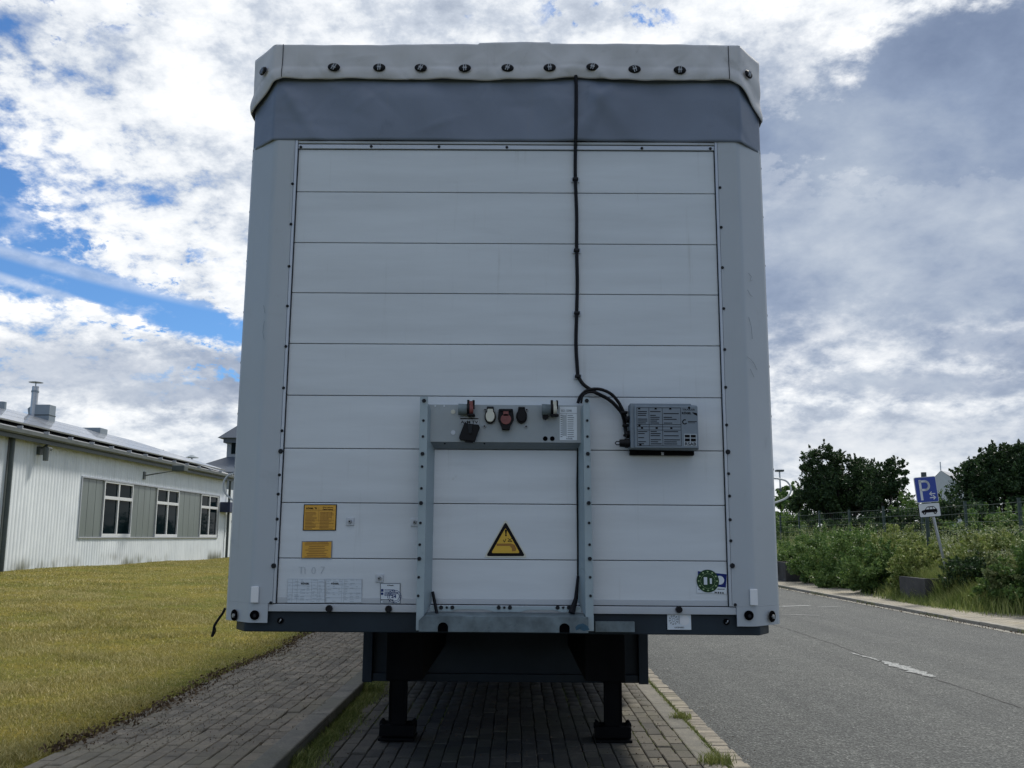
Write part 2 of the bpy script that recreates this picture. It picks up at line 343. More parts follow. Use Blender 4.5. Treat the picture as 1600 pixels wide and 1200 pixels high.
def brickmat(name, c1, c2, mortar, along_y=True, bw=.2, bh=.1, dirt=(.2, .17, .1)):
    def f(q, b, v):
        mp = q.n('ShaderNodeMapping'); q.put(mp.inputs[0], v)
        if along_y: mp.inputs['Rotation'].default_value = (0, 0, R(90))
        br = q.n('ShaderNodeTexBrick'); q.put(br.inputs['Vector'], mp.outputs[0])
        q.put(br.inputs['Color1'], c1); q.put(br.inputs['Color2'], c2); q.put(br.inputs['Mortar'], mortar)
        br.inputs['Scale'].default_value = 1; br.inputs['Mortar Size'].default_value = .006; br.inputs['Brick Width'].default_value = bw; br.inputs['Row Height'].default_value = bh
        n = q.noise(v, 3, 8, .7, .4); n2 = q.noise(v, 40, 4, .7)
        c = q.mix(.8, br.outputs[0], q.ramp(n, [(.35, (.62, .62, .6)), (.65, (1.25, 1.2, 1.12))]), 'MULTIPLY')
        c = q.mix(.6, c, q.ramp(n2, [(.3, (.7, .7, .7)), (.7, (1.25, 1.25, 1.25))]), 'MULTIPLY')
        c = q.mix(q.ss(q.noise(v, 1.3, 8, .75, .8), .55, .72), c, dirt)
        q.put(b.inputs['Base Color'], c); b.inputs['Roughness'].default_value = .9; bumpit(q, b, q.m('SUBTRACT', n2, br.outputs['Fac']), .5, .006)
    return ground_mat(name, f)
M['farpave'] = brickmat('far_strip_paving', (.34, .315, .26), (.27, .25, .21), (.07, .065, .05), False, dirt=(.24, .20, .12))
M['walkfar'] = brickmat('sidewalk_far_paving', (.23, .203, .162), (.18, .158, .128), (.05, .044, .036), dirt=(.12, .11, .09))
M['bayfar'] = brickmat('bay_far_paving', (.17, .16, .14), (.13, .12, .105), (.035, .03, .024), dirt=(.12, .11, .07))

def sheet(name, x0, x1, y0, y1, z, m, parent=None, nx=1, ny=1, zf=None):
    xs = np.linspace(x0, x1, nx+1); ys = np.linspace(y0, y1, ny+1); X, Y = np.meshgrid(xs, ys)
    Z = np.full_like(X, z) if zf is None else zf(X, Y)
    V = np.stack([X.ravel(), Y.ravel(), Z.ravel()], 1); k = nx+1
    F = [(j*k+i, j*k+i+1, (j+1)*k+i+1, (j+1)*k+i) for j in range(ny) for i in range(nx)]
    return raw(name, V, F, m, parent)
tag(sheet('ground', -3000, 3000, -3000, 3000, -.12, M['field']), kind='structure')
XK, XR = -1.37, 1.14                  # left kerb edge and right end of the pavers
XG, XA, XF = 1.29, 1.44, 7.25         # gutter, asphalt left edge, asphalt right edge
tag(sheet('road', XA-.02, XF+.02, -15, 220, -.003, M['asphalt']), kind='structure')
SW0 = -2.80
def lawn_z(X, Y):
    t = np.clip((SW0-X)/11.9, 0, 3); return .075+.36*t-np.clip((Y-28)/20, 0, 1)*.08*np.clip(t, 0, 1)+.02*np.sin(X*1.3+Y*.7)*np.clip(t*6, 0, 1)
tag(sheet('lawn', -45, SW0+.02, -12, 130, 0, M['lawn'], nx=60, ny=140, zf=lawn_z), kind='structure')

# pavers: beds, near ones as single pieces, the rest joined
def paver_mesh(name, lx, ly, m, h=.05, ch=.006):
    b = MB(); x, y = lx/2, ly/2
    vs = [(-x, -y, -h), (x, -y, -h), (x, y, -h), (-x, y, -h), (-x, -y, -ch), (x, -y, -ch), (x, y, -ch), (-x, y, -ch),
          (-x+ch, -y+ch, 0), (x-ch, -y+ch, 0), (x-ch, y-ch, 0), (-x+ch, y-ch, 0)]
    fs = [(0, 1, 5, 4), (1, 2, 6, 5), (2, 3, 7, 6), (3, 0, 4, 7), (4, 5, 9, 8), (5, 6, 10, 9), (6, 7, 11, 10), (7, 4, 8, 11), (8, 9, 10, 11)]
    b.add(vs, fs); return b.mesh(name, m)
def lay(parent, name, spots, mesh, m, z, limit=300, jit=.0022):
    """spots: (x, y, visible size rank); the largest in view become single pieces, the rest one joined mesh"""
    spots = sorted(spots, key=lambda s: -s[2]); V0 = np.array([v.co[:] for v in mesh.vertices]); F0 = [tuple(p.vertices) for p in mesh.polygons]
    Vs, Fs, T = [], [], []
    for i, (x, y, _) in enumerate(spots):
        dz = random.gauss(0, jit); rx, ry, rz = random.gauss(0, .007), random.gauss(0, .007), random.gauss(0, .006)
        if i < limit: link(name, mesh, parent, (x+random.gauss(0, .0012), y+random.gauss(0, .003), z+dz), (rx, ry, rz))
        else:
            P = V0.copy(); P[:, 2] += z+dz+rx*P[:, 1]-ry*P[:, 0]; P[:, 0] += x; P[:, 1] += y
            o = len(T); Vs.append(P); Fs += [tuple(q+o for q in f) for f in F0]; T += [random.random()]*len(P)
    if Vs: tag(raw(name, np.concatenate(Vs), Fs, m, parent, attr=T), kind='stuff')
bay = tag(sheet('parking_bay', XK, XR, -8, 9.6, -.012, M['joint']), kind='structure')
tag(sheet('bay_paving_beyond', XK, XR, 9.6, 60, 0.0, M['bayfar']), kind='structure')
def vis(x, y):
    d = np.array([x, y, -CH]); c = d@FW; px, py = 800+FPX*(d@RT)/c, 600-FPX*(d@UP)/c
    return (1 if (-30 < px < 1630 and 985 < py < 1225) else -100) + 1/y
pm = paver_mesh('paver', .0965, .1960, M['bay']); sp = []
ncol = 25; w = (XR-XK)/ncol; w_bay = w
for i in range(ncol):
    for j in range(26): sp.append((XK+w*(i+.5), 4.4+.2*(j+(.5 if i % 2 else 0)), 0))
sp = [(x, y, vis(x, y)) for x, y, _ in sp if y < 9.55]
lay(bay, 'paver', sp, pm, M['bay'], 0)
walk = tag(sheet('sidewalk', SW0, XK-.15, -8, 16.1, .083, M['joint']), kind='structure')
tag(sheet('sidewalk_beyond', SW0, XK-.15, 16.1, 110, .097, M['walkfar']), kind='structure')
pm2 = paver_mesh('paver', .0960, .1965, M['walk']); sp = []
for i in range(13):
    for j in range(56): sp.append((SW0+.05+.0985*(i+.02), 4.9+.2*(j+(.5 if i % 2 else 0)), 0))
sp = [(x, y, vis(x, y)) for x, y, _ in sp if y < 16]
lay(walk, 'paver', sp, pm2, M['walk'], .095)
# kerbs
def stones(name, x0, x1, y0, y1, L, zt, m, parent_label, depth=.25):
    root = tag(sheet(name, x0, x1, y0, y1, zt-.02, M['joint']), kind='structure')
    b = MB().box(-(x1-x0)/2, (x1-x0)/2, -L/2+.004, L/2-.004, -depth, 0).mesh('kerb_stone', m)
    y = y0+L/2
    while y < y1:
        o = link('kerb_stone', b, root, ((x0+x1)/2+random.gauss(0, .002), y, zt+random.gauss(0, .003)), (0, random.gauss(0, .006), random.gauss(0, .003)))
        if y < 18: bv = o.modifiers.new('b', 'BEVEL'); bv.width = .012; bv.segments = 2
        y += L
    return root
stones('kerb', XK-.15, XK, 3, 60, 1.0, .10, M['kerb'], 'left')
stones('flush_kerb', XR, XG, 3, 60, 1.0, .004, M['kerb'], 'right')
stones('far_kerb', XF+.16, XF+.27, 6, 70, 1.0, .055, M['palekerb'], 'far')
gut = tag(sheet('gutter', XG+.005, XA-.005, 3, 60, -.016, M['joint']), kind='structure')
pm3 = paver_mesh('gutter_paver', XA-XG-.02, .095, M['gutter'], ch=.005)
lay(gut, 'gutter_paver', [((XG+XA)/2+.006, 5.0+.1*j, vis((XG+XA)/2, 5.0+.1*j)) for j in range(160)], pm3, M['gutter'], -.002, 160)
tag(sheet('far_gutter', XF, XF+.16, 4, 80, .001, M['palekerb']), kind='structure')
tag(sheet('parking_strip', XF+.27, 9.75, 4, 90, .05, M['farpave']), kind='structure')
def bank_z(X, Y):
    t = np.clip((X-9.0)/2.0, 0, 1); return .03+.42*t*t*(3-2*t)+.03*np.sin(X*2.1+Y*1.7)*t
tag(sheet('grass_bank', 8.95, 60, 4, 140, 0, M['field'], nx=50, ny=120, zf=bank_z), kind='structure')
# old paint, sealed joint down the road middle
def ragged(name, pts, widths, m, z, parent=None, kind='structure'):
    V, F = [], []
    for i, ((x, y), w_) in enumerate(zip(pts, widths)):
        V += [(x-w_*random.uniform(.35, .65), y, z), (x+w_*random.uniform(.35, .65), y, z)]
        if i: F.append((2*i-2, 2*i-1, 2*i+1, 2*i))
    return tag(raw(name, V, F, m, parent), kind=kind)
ys = np.arange(6, 60, .07); cx = [4.16+.018*math.sin(y*1.1)+.012*math.sin(y*3.7)+random.gauss(0, .006) for y in ys]
M['crack'] = mat('sealed_crack', (.035, .036, .038), .8, var=.4, vscale=20)
ragged('road_joint', list(zip(cx, ys)), [max(.004, random.gauss(.017, .007)) for _ in ys], M['crack'], .001)
def m_paint(q, b, v):
    n = q.noise(v, 30, 8, .8); c = q.ramp(n, [(.47, (.13, .14, .14)), (.54, (.30, .31, .31)), (.7, (.50, .51, .49))])
    q.put(b.inputs['Base Color'], c); b.inputs['Roughness'].default_value = .8
M['paint'] = ground_mat('worn_road_paint', m_paint)
def paint(px0, py0, px1, py1, w_):
    a, c = atZ(px0, py0), atZ(px1, py1); n = max(8, int(abs(c[1]-a[1])/.05)); t = np.linspace(0, 1, n)
    pts = [(a[0]+(c[0]-a[0])*s+random.gauss(0, .008), a[1]+(c[1]-a[1])*s) for s in t]
    ragged('worn_paint_patch', pts, [max(.006, w_*(.45+.75*math.sin(math.pi*s))*random.uniform(.6, 1.15)) for s in t], M['paint'], .003)
paint(1458, 1058, 1375, 1032, .15); paint(1380, 1034, 1330, 1020, .05); paint(1222, 948, 1262, 946, .35); paint(1222, 960, 1280, 962, .2); paint(1282, 949, 1306, 948, .3)

# ================================================================== SEMI-TRAILER
F0, X0, ROLL = 4.2, -.07, R(.4)
T = thing('semi_trailer', 'white box semi-trailer seen from its front, standing on its landing legs in the paved bay', 'trailer', (X0, F0, 0), (0, ROLL, 0))
def L(px, py, d=0.):                         # photograph direction -> trailer x,z at depth d behind the front plane
    p = atY(px, py, F0+d); x, z = p[0]-X0, p[2]
    return x*math.cos(ROLL)-z*math.sin(ROLL), x*math.sin(ROLL)+z*math.cos(ROLL)
YO = .13
HO = (L(1219, 975, YO)[0]-L(352, 970, YO)[0])/2; HR, HP = 1.145, 1.018   # half widths: outer, ridge of the corner post, panel field
ZB, ZP, ZT, ZR = L(790, 976, -.012)[1], L(790, 945)[1], L(790, 224)[1], L(790, 68, -.04)[1]  # post foot, panel foot, panel top, roof
ZRB = L(790, 958)[1]
LEN = 13.4
# backing and panels
MB().box(-HP-.05, HP+.05, .03, .06, ZP-.02, ZT+.02).build('panel_backing', M['hole'], T)
js = [L(790, y)[1] for y in (301, 380.5, 459, 538.5, 619.5, 702.5, 787.5, 874.5)]
zs = [ZT-.035]+js+[ZP+.0]
for a, b in zip(zs[:-1], zs[1:]):
    gp = .0015
    prof = [(.0, b+gp), (.0, a-gp), (.004, a-gp+.0), (.03, a-gp), (.03, b+gp)]
    m_ = MB(); m_.box(-HP-.004, HP+.004, .002, .03, b+gp, a-gp)
    m_.build('wall_panel', M['panel'], T, bevel=.0025, seg=2)
# lower moulding step in the bottom panel
MB().box(-HP, HP, .0008, .004, ZP+.001, ZP+.026).build('lower_lip', M['rail'], T, bevel=.001)
# frame strips
MB().box(-HP-.0, HP+.0, -.006, .028, ZT-.034, ZT-.012).build('top_rail', M['rail'], T, bevel=.002)
MB().box(-HP-.0, HP+.0, -.010, .028, ZT-.009, ZT+.004).build('top_rail', M['post'], T, bevel=.002)
MB().box(-1.058, 1.058, -.004, .03, ZRB, ZP-.003).build('bottom_rail', M['rail'], T, bevel=.002)
for s in (-1, 1):
    x0, x1 = sorted((s*(HP+.001), s*(HP+.014))); MB().box(x0, x1, -.012, .02, ZP, ZT+.01).build('edge_trim', M['rail'], T, bevel=.002)
    x0, x1 = sorted((s*(HP-.0025), s*(HP+.001))); MB().box(x0, x1, -.004, .02, ZP, ZT-.034).build('seal', M['black'], T)
# corner posts: flange, rounded ridge, slanted face, side return; the foot steps out
def post(s):
    th = .006
    arc = []
    a0 = math.atan2(YO, HO-HR)
    for k in range(7):
        t = a0*k/6; arc.append((HR-.035+.055*math.sin(t)*1.0, -.012+.055*(1-math.cos(t))))
    path = [(HP+.015, -.012), (HP+.07, -.012)]+arc+[(HO-.012, YO-.012), (HO, YO+.006), (HO, YO+.42)]
    def wall(pth, z0, z1, m_):
        P = np.array(pth); d = np.gradient(P, axis=0); d /= np.linalg.norm(d, axis=1)[:, None]; inn = P+np.stack([-d[:, 1], d[:, 0]], 1)*.006
        ring_ = [tuple(p) for p in P]+[tuple(p) for p in inn[::-1]]; m_.prismz([(s*x, y) for x, y in ring_], z0, z1)
    m_ = MB(); wall(path, ZP, ZT+.02, m_); wall([(HP+.034, -.012)]+path[1:], ZB, ZP-.0005, m_)
    m_.build('corner_post', M['post'], T)
for s in (-1, 1): post(s)
# front cross beam with chamfered ends
MB().prismz([(-1.225, .11), (-1.16, .015), (1.16, .015), (1.225, .11), (1.225, .3), (-1.225, .3)], L(790, 990, .015)[1], ZRB-.001).build('front_beam', M['beam'], T, bevel=.005)
MB().box(-1.22, 1.22, .3, 2.2, .96, 1.00).build('coupler_plate', M['blacksteel'], T)
# upper band and roof tarpaulin
def pathfn(out, back=.5, n=240, nc=14):
    """closed-left to right plan line round the nose, offset outwards by out; returns points and outward normals"""
    key = [(-HO-out, YO+back), (-HO-out, YO+.01), (-HR-out*.45, -.012-out), (HR+out*.45, -.012-out), (HO+out, YO+.01), (HO+out, YO+back)]
    pts = []
    def seg(a, b, k): return [(a[0]+(b[0]-a[0])*i/k, a[1]+(b[1]-a[1])*i/k) for i in range(k)]
    pts = seg(key[0], key[1], 8)+seg(key[1], key[2], nc)+seg(key[2], key[3], n)+seg(key[3], key[4], nc)+seg(key[4], key[5], 8)+[key[5]]
    P = np.array(pts)
    for _ in range(1): P[1:-1] = (P[:-2]+2*P[1:-1]+P[2:])/4
    d = np.gradient(P, axis=0); d /= np.linalg.norm(d, axis=1)[:, None]; N = np.stack([d[:, 1], -d[:, 0]], 1)
    return P, N
def skirt(name, m, out, zlow, ztop, disp, rows=14, top_in=None):
    P, N = pathfn(out); n = len(P); V = []
    for j in range(rows+1):
        t = j/rows
        for i in range(n):
            x, y = P[i]; z0 = zlow(x, y); z1 = ztop(x, y); z = z0+(z1-z0)*t; k = disp(x, y, z, t)
            V.append((x+N[i, 0]*k, y+N[i, 1]*k, z))
    if top_in:
        for i in range(n): x, y = P[i]; V.append((x-N[i, 0]*top_in, y-N[i, 1]*top_in, ztop(x, y)+.006))
        rows += 1
    Fc = [(j*n+i, j*n+i+1, (j+1)*n+i+1, (j+1)*n+i) for j in range(rows) for i in range(n-1)]
    o = raw(name, V, Fc, m, T, smooth=True); sd = o.modifiers.new('s', 'SOLIDIFY'); sd.thickness = .003; return o
def bdisp(x, y, z, t):
    cornerness = max(0, abs(x)-.95)/.3
    w_ = .0035*math.sin(x*7+1.3*math.sin(z*5))+.002*math.sin(x*19+z*8)
    w_ += .002*cornerness*math.sin((z+abs(x)*.8)*22)*(1 if x > 0 else .5)
    w_ += .006*math.exp(-((x-.35-(z-3.3)*.5)/.05)**2)+.005*math.exp(-((x-.62+(z-3.3)*.7)/.06)**2)+.005*math.exp(-((x+.93+(z-3.3)*.6)/.04)**2)
    w_ += crease(CRB, x, z)/2
    f_ = 1 if t < .55 else max(0, 1-(t-.55)/.2)
    w_ = w_*2.6*math.sin(math.pi*min(1, max(0, t*.9+.08)))*f_
    if abs(x) > 1.15: w_ = min(w_, .002)
    return w_-.010*min(1, max(0, (t-.5)/.25))
_cr = random.Random(11)
def creases(n, x0, x1, z0, z1, amp):
    out = []
    for _ in range(n):
        x, z = _cr.uniform(x0, x1), _cr.uniform(z0, z1); a_ = R(_cr.choice([_cr.uniform(20, 75), _cr.uniform(105, 160), _cr.uniform(-12, 12)])); l_ = _cr.uniform(.06, .26)
        out.append((x, z, math.cos(a_), math.sin(a_), l_, _cr.uniform(.008, .022), _cr.uniform(-1, 1)*amp))
    return out
CRB = creases(46, -1.2, 1.2, 3.25, 3.65, .006); CRT = creases(60, -1.2, 1.2, 3.6, 3.8, .005)
def crease(L_, x, z):
    v = 0
    for cx_, cz_, ca, sa, l_, w_, a_ in L_:
        u = (x-cx_)*ca+(z-cz_)*sa; t = -(x-cx_)*sa+(z-cz_)*ca
        if abs(u) < l_: v += a_*math.exp(-abs(t)/w_)*(1-abs(u)/l_)
    return v
def s_(x): return 1 if x > 0 else -1
skirt('upper_band', M['band'], .004, lambda x, y: ZT+.006, lambda x, y: ZR-.05, bdisp, 30)
XC = L(899, 120)[0]
def tlow(x, y):
    base = L(700, 122.5, -.04)[1]+.0015*math.sin(x*6.+.5)+.0015*math.sin(x*15)
    base += .016*math.exp(-((x-XC)/.10)**2)
    c = max(0, (abs(x)-1.10)/.17)
    if y > YO: c = 1.0+(y-YO)*.4
    return base-(.125 if x > 0 else .095)*min(c, 1.3)**1.3
def tdisp(x, y, z, t):
    e = .006*math.sin(math.pi*min(1, t*2.6)) if t < .38 else .003*(1-t)
    w_ = .005*math.sin(x*9+2*math.sin(x*3))+.003*math.sin(x*23+z*30)+.003*math.sin(x*41-z*22)
    w_ += .016*math.exp(-((x-XC+.03)/.07)**2)*math.exp(-((t-.45)/.3)**2)+.010*math.exp(-((x-XC-.14+t*.15)/.03)**2)*(1-t)
    w_ += .009*math.exp(-((x+.72)/.06)**2)*(1-t)
    w_ += .003*max(0, abs(x)-1.08)/.2*math.sin(z*40+x*20)
    return e+(w_+crease(CRT, x, z))*(1-t*.6)
def ttop(x, y): return ZR+.006*math.sin(x*2.2+.7)+(.008 if -.13 < x-L(790, 66)[0] < .22 else 0)
tp = skirt('roof_tarpaulin', M['tarp'], .019, tlow, ttop, tdisp, 22, top_in=.10)
MB().box(-HO+.01, HO-.01, YO+.1, LEN, ZR-.06, ZR-.005).build('roof', M['tarp'], T)
for px in (441, 1139):
    x = L(px, 95, -.04)[0]; zz_ = np.linspace(tlow(x, 0)+.006, ZR-.006, 8); MB().tube([(x, -.031-tdisp(x, 0, z, (z-zz_[0])/(zz_[-1]-zz_[0]))*.9-.004, z) for z in zz_], .0018, 4).build('seam', M['bolt'], T)
# oval turn fasteners along the tarpaulin edge
fm = MB(); fm.add([(.031*math.cos(2*math.pi*k/20), 0, .021*math.sin(2*math.pi*k/20)) for k in range(20)]+[(.028*math.cos(2*math.pi*k/20), -.005, .018*math.sin(2*math.pi*k/20)) for k in range(20)],
     [(k, (k+1) % 20, 20+(k+1) % 20, 20+k) for k in range(20)]+[tuple(range(20, 40))])
fmm = fm.mesh('fastener', M['black'], True)
fp = MB().box(-.007, -.003, -.010, -.004, -.017, .015).box(.003, .007, -.010, -.004, -.015, .018).box(-.010, .010, -.009, -.004, -.003, .003).mesh('toggle', M['steel'])
for px, py in ((521, 103), (592, 103.5), (657, 104), (726, 104.5), (793, 104), (859, 103.5), (926, 102.5), (992, 106), (1063, 107.5)):
    x, z = L(px, py, -.055); o = link('fastener', fmm, T, (x, -.043, z), (R(random.uniform(-4, 4)), R(random.uniform(-6, 6)), 0)); link('toggle', fp, o, (0, 0, 0), (0, R(random.uniform(-25, 25)), 0))
for px, py, s in ((413, 114, -1), (1168, 119, 1)):
    x, z = L(px, py, .03); o = link('fastener', fmm, T, (x, .012, z), (0, 0, s*R(42))); link('toggle', fp, o, (0, 0, 0), (0, R(20), 0))
# rivets
rv = MB(); rv.cyl((0, 0, 0), (0, -.004, 0), .0075, .005, 8); rvm = rv.mesh('rivet', M['bolt'])
rb = MB(); rb.cyl((0, 0, 0), (0, -.008, 0), .012, .009, 8); rbm = rb.mesh('bolt', M['bolt'])
big = []
def rivets(lst, d, rot=0, mesh=rvm, name='rivet', y=None):
    for px, py in lst:
        x, z = L(px, py, d); link(name, mesh, T, (x, d if y is None else y, z), (0, 0, rot))
rivets([(457, 287), (454.5, 350), (451.5, 416), (449, 478), (446.5, 541), (443, 606), (440.5, 673), (436.5, 742), (434.5, 772), (433, 811), (431, 842), (423, 942)], -.014)
rivets([(1125, 293), (1127, 355), (1129, 418), (1131, 482), (1132.5, 546), (1134, 605), (1135.5, 664), (1138.5, 740), (1140, 775), (1141, 812), (1142, 845), (1149, 945)], -.014)
rivets([(438.5, 705), (427.5, 884), (1137.5, 706), (1144.5, 884)], -.014, mesh=rbm, name='bolt')
for s, lst in ((-1, (251, 330, 407, 487, 566, 646, 730, 815, 902)), (1, (262, 338, 414, 492, 572, 650, 733, 815, 903))):
    for py in lst: z = L(390 if s < 0 else 1195, py, YO)[1]; link('rivet', rvm, T, (s*(HO-.001), YO+.012, z), (0, 0, s*R(72)))
rivets([(470, 229.5), (580, 228.5), (686, 229), (792, 230), (1003, 231.5), (1110, 232)], -.008)
rivets([(514, 951), (607, 951.5), (1061, 952.5)], -.012, mesh=MB().cyl((0, .004, 0), (0, -.012, 0), .016, .014, 14).mesh('rubber_buffer', M['black']), name='rubber_buffer')
# round access holes with inset bolts and white reflectors at the post feet
def ring(px, py, r, d, rot):
    x, z = L(px, py, d); b = MB(); b.cyl((0, 0, 0), (0, -.004, 0), r, r*.97, 20)
    o = b.build('access_hole', M['hole'], T, loc=(x, d-.002, z)); o.rotation_euler = (0, 0, rot)
    MB().cyl((.002, -.0035, -.002), (.002, -.010, -.002), r*.42, r*.36, 6).build('bolt', M['steel'] if rot else M['bolt'], o)
ring(398, 961, .0215, -.016, 0); ring(1170, 961.5, .0215, -.016, 0)
ring(366.5, 961, .026, .066, -R(44)); ring(1206, 963, .026, .066, R(44))
for px, py in ((398.5, 929), (1177.5, 933)):
    x, z = L(px, py, -.016); MB().box(x-.0175, x+.0175, -.024, -.013, z-.036, z+.036).build('reflector', M['reflector'], T, bevel=.003)
for px, py in ((437, 970), (1136, 972)):
    x, z = L(px, py, 0); MB().cyl((x, .016, z), (x, .008, z), .014, .014, 12).build('access_hole', M['hole'], T)
    MB().tube([(x-.004, .005, z-.006), (x+.002, 0, z), (x+.005, .004, z+.007)], .003, 6).build('hook', M['steel'], T)
# small lashing studs on the panels
for px, py in ((547, 815), (648, 816), (593, 903.5)):
    x, z = L(px, py, 0)
    b = MB().box(x-.018, x+.018, -.003, .004, z-.018, z+.018); o = b.build('stud_plate', M['rail'], T, bevel=.0015)
    MB().cyl((x, -.002, z), (x, -.016, z), .009, .007, 12).build('stud', M['steel'], o); MB().cyl((x, -.0158, z), (x, -.0175, z), .0035, .0035, 8).build('stud_hole', M['hole'], o)
# black strap end dangling beside the left foot, white hose arms on both flanks
def pl(lst, d): return [(L(a, b, d)[0], d, L(a, b, d)[1]) for a, b in lst]
def smooth_path(P, k=6):
    P = np.array(P, float); out = []
    for i in range(len(P)-1):
        p0, p1, p2, p3 = P[max(i-1, 0)], P[i], P[i+1], P[min(i+2, len(P)-1)]
        for t in np.arange(0, 1, 1/k): out.append(.5*((2*p1)+(-p0+p2)*t+(2*p0-5*p1+4*p2-p3)*t*t+(-p0+3*p1-3*p2+p3)*t**3))
    return out+[P[-1]]
MB().tube(smooth_path(pl([(352, 950), (348, 958), (341, 968), (335, 978), (333.5, 986), (331, 995)], .2)), .006, 6).tube(smooth_path(pl([(335, 978), (337, 985), (333, 994)], .2)), .003, 5).build('strap_end', M['black'], T, smooth=True)
for s, lst in ((-1, [(372, 738), (357, 743), (350, 752), (349, 762), (353, 772), (366, 784)]), (1, [(1190, 742), (1208, 747), (1216, 748), (1229, 752), (1236, 764), (1231, 776), (1218, 783), (1190, 792)])):
    MB().tube(smooth_path(pl(lst, .42)), .0048, 8).build('marker_lamp_arm', M['whitehose'], T, smooth=True)
# ---- vertical brackets either side of the connection plate
def bracket(lst_out, lst_in, top, bot, s):
    xo0, xo1 = lst_out; xi = lst_in; d0 = -.085
    za, zb = top, bot
    fl = MB(); fl.prism([(xo0[0], xo0[1]), (xo1[0], xo1[1]), (xo1[2], xo1[3]), (xo0[2], xo0[3])], d0-.005, d0)
    o = fl.build('bracket_flange', M['bracket'], T, bevel=.0015)
    # slanted web from the flange back to the wall
    (tx, tz), (bx, bz), (ix, itz), (jx, jbz) = (xo1[0], xo1[1]), (xo1[2], xo1[3]), (xi[0], xi[1]), (xi[2], xi[3])
    V = [(tx, d0, tz-.03), (ix, -.004, itz), (jx, -.004, jbz), (bx, d0, bz+.06)]
    V2 = [(x-s*.0, y+.006, z) for x, y, z in V]
    MB().add(V+V2, [(0, 1, 2, 3), (4, 7, 6, 5), (0, 4, 5, 1), (1, 5, 6, 2), (2, 6, 7, 3), (3, 7, 4, 0)]).build('bracket_web', M['bracket'], T)
D0 = -.085
def Lb(px, py): return L(px, py, D0)
a, b, c, d = Lb(656.5, 620), Lb(669, 620), Lb(662, 985), Lb(650, 985)
i0, i1 = L(680, 655, 0), L(674.5, 940, 0)
bracket(((a[0], a[1], d[0], d[1]), (b[0], b[1], c[0], c[1])), (i0[0], i0[1], i1[0], i1[1]), 0, 0, -1)
a, b, c, d = Lb(921, 621), Lb(911, 621), Lb(915, 986), Lb(928, 986)
i0, i1 = L(902, 655, 0), L(903, 940, 0)
bracket(((a[0], a[1], d[0], d[1]), (b[0], b[1], c[0], c[1])), (i0[0], i0[1], i1[0], i1[1]), 0, 0, 1)
rm2 = MB().cyl((0, 0, 0), (0, -.005, 0), .0065, .005, 8).mesh('rivet', M['bolt']); rm3 = MB().cyl((0, 0, 0), (0, -.009, 0), .010, .008, 6).mesh('bolt', M['bolt'])
for pys, mm, nm in (((657, 682, 729, 763, 817, 851, 902, 931), rm2, 'rivet'), ((626, 709, 786, 873), rm3, 'bolt')):
    for py in pys:
        for px in (662.7-(py-620)*.030, 916.8+(py-620)*.019):
            x, z = L(px, py, D0-.005); link(nm, mm, T, (x, D0-.005, z))
# ---- connection plate with its couplings
DP = -.05
x0, z1 = L(668, 632, DP); x1, z0 = L(913, 692, DP)
MB().box(x0, x1, DP-.003, DP, z0, z1).box(x0, x1, DP, -.004, z1-.003, z1).build('connection_plate', M['plate'], T, bevel=.001)
zz0 = L(790, 702, 0)[1]
MB().add([(x0, DP, z0), (x1, DP, z0), (x1, -.006, zz0), (x0, -.006, zz0), (x0, DP+.003, z0), (x1, DP+.003, z0), (x1, -.003, zz0), (x0, -.003, zz0)], [(0, 1, 2, 3), (7, 6, 5, 4), (0, 4, 5, 1), (2, 6, 7, 3)]).build('plate_return', M['ecu'], T)  # sloping underside of the plate, its shade put into a darker grey
YP = DP-.003
def lp(px, py): return L(px, py, YP)
def disc(px, py, r, m_, th=.002, name='cap', n=16):
    x, z = lp(px, py); return MB().cyl((x, YP+.0005, z), (x, YP-th, z), r, r*.93, n).build(name, m_, T)
disc(708, 643.5, .011, M['cream'], name='grommet'); disc(708, 676, .011, M['rail'], name='grommet')
for px in (680, 694): disc(px, 634.5, .004, M['sticker'], name='screw', n=8)
for px in (852, 863): disc(px, 685.3, .011, M['hole'], .003, name='plate_hole')
for px, py in ((695, 693), (757, 693)): disc(px, py, .004, M['hole'], name='screw', n=8)
for px, py in ((757, 666), (822, 666.5), (758, 640.5), (823, 640.5)):
    o = disc(px, py, .0085, M['steel'], .005, 'screw', 6); x, z = lp(px, py); MB().cyl((x, YP-.0045, z), (x, YP-.008, z), .0045, .004, 6).build('screw_core', M['bolt'], o)
# gladhand air couplings: horizontal cylinder body, hinged cover plate, spring tab
def gladhand(px, py, cover, label):
    x, z = lp(px, py); b = MB(); b.cyl((x-.034, YP-.03, z), (x+.006, YP-.03, z), .026, .024, 18).box(x-.03, x+.0, YP-.006, YP, z-.02, z+.02)
    o = b.build('air_coupling', M['galv'], T, smooth=True, ); o['label'] = label
    MB().cyl((x+.006, YP-.03, z+.002), (x+.018, YP-.03, z+.002), .029, .029, 18).box(x+.006, x+.016, YP-.045, YP-.015, z+.02, z+.042).build('coupling_collar', M['black'], o, smooth=True)
    MB().cyl((x+.018, YP-.03, z), (x+.034, YP-.03, z+.0), .027, .020, 18).box(x+.016, x+.032, YP-.05, YP-.02, z+.012, z+.036).build('coupling_cover', cover, o, smooth=True)
    MB().box(x+.030, x+.040, YP-.042, YP-.018, z+.002, z+.042).box(x+.008, x+.042, YP-.05, YP-.01, z-.032, z-.022).build('coupling_tab', M['black'], o, bevel=.002)
gladhand(728.5, 641, M['red'], 'red-capped air coupling'); gladhand(858, 641.5, M['cream'], 'cream-capped air coupling')
x, z = lp(852, 651.5); MB().cyl((x, YP, z), (x, YP-.03, z), .014, .012, 14).build('coupling_nipple', M['black'], T, smooth=True)
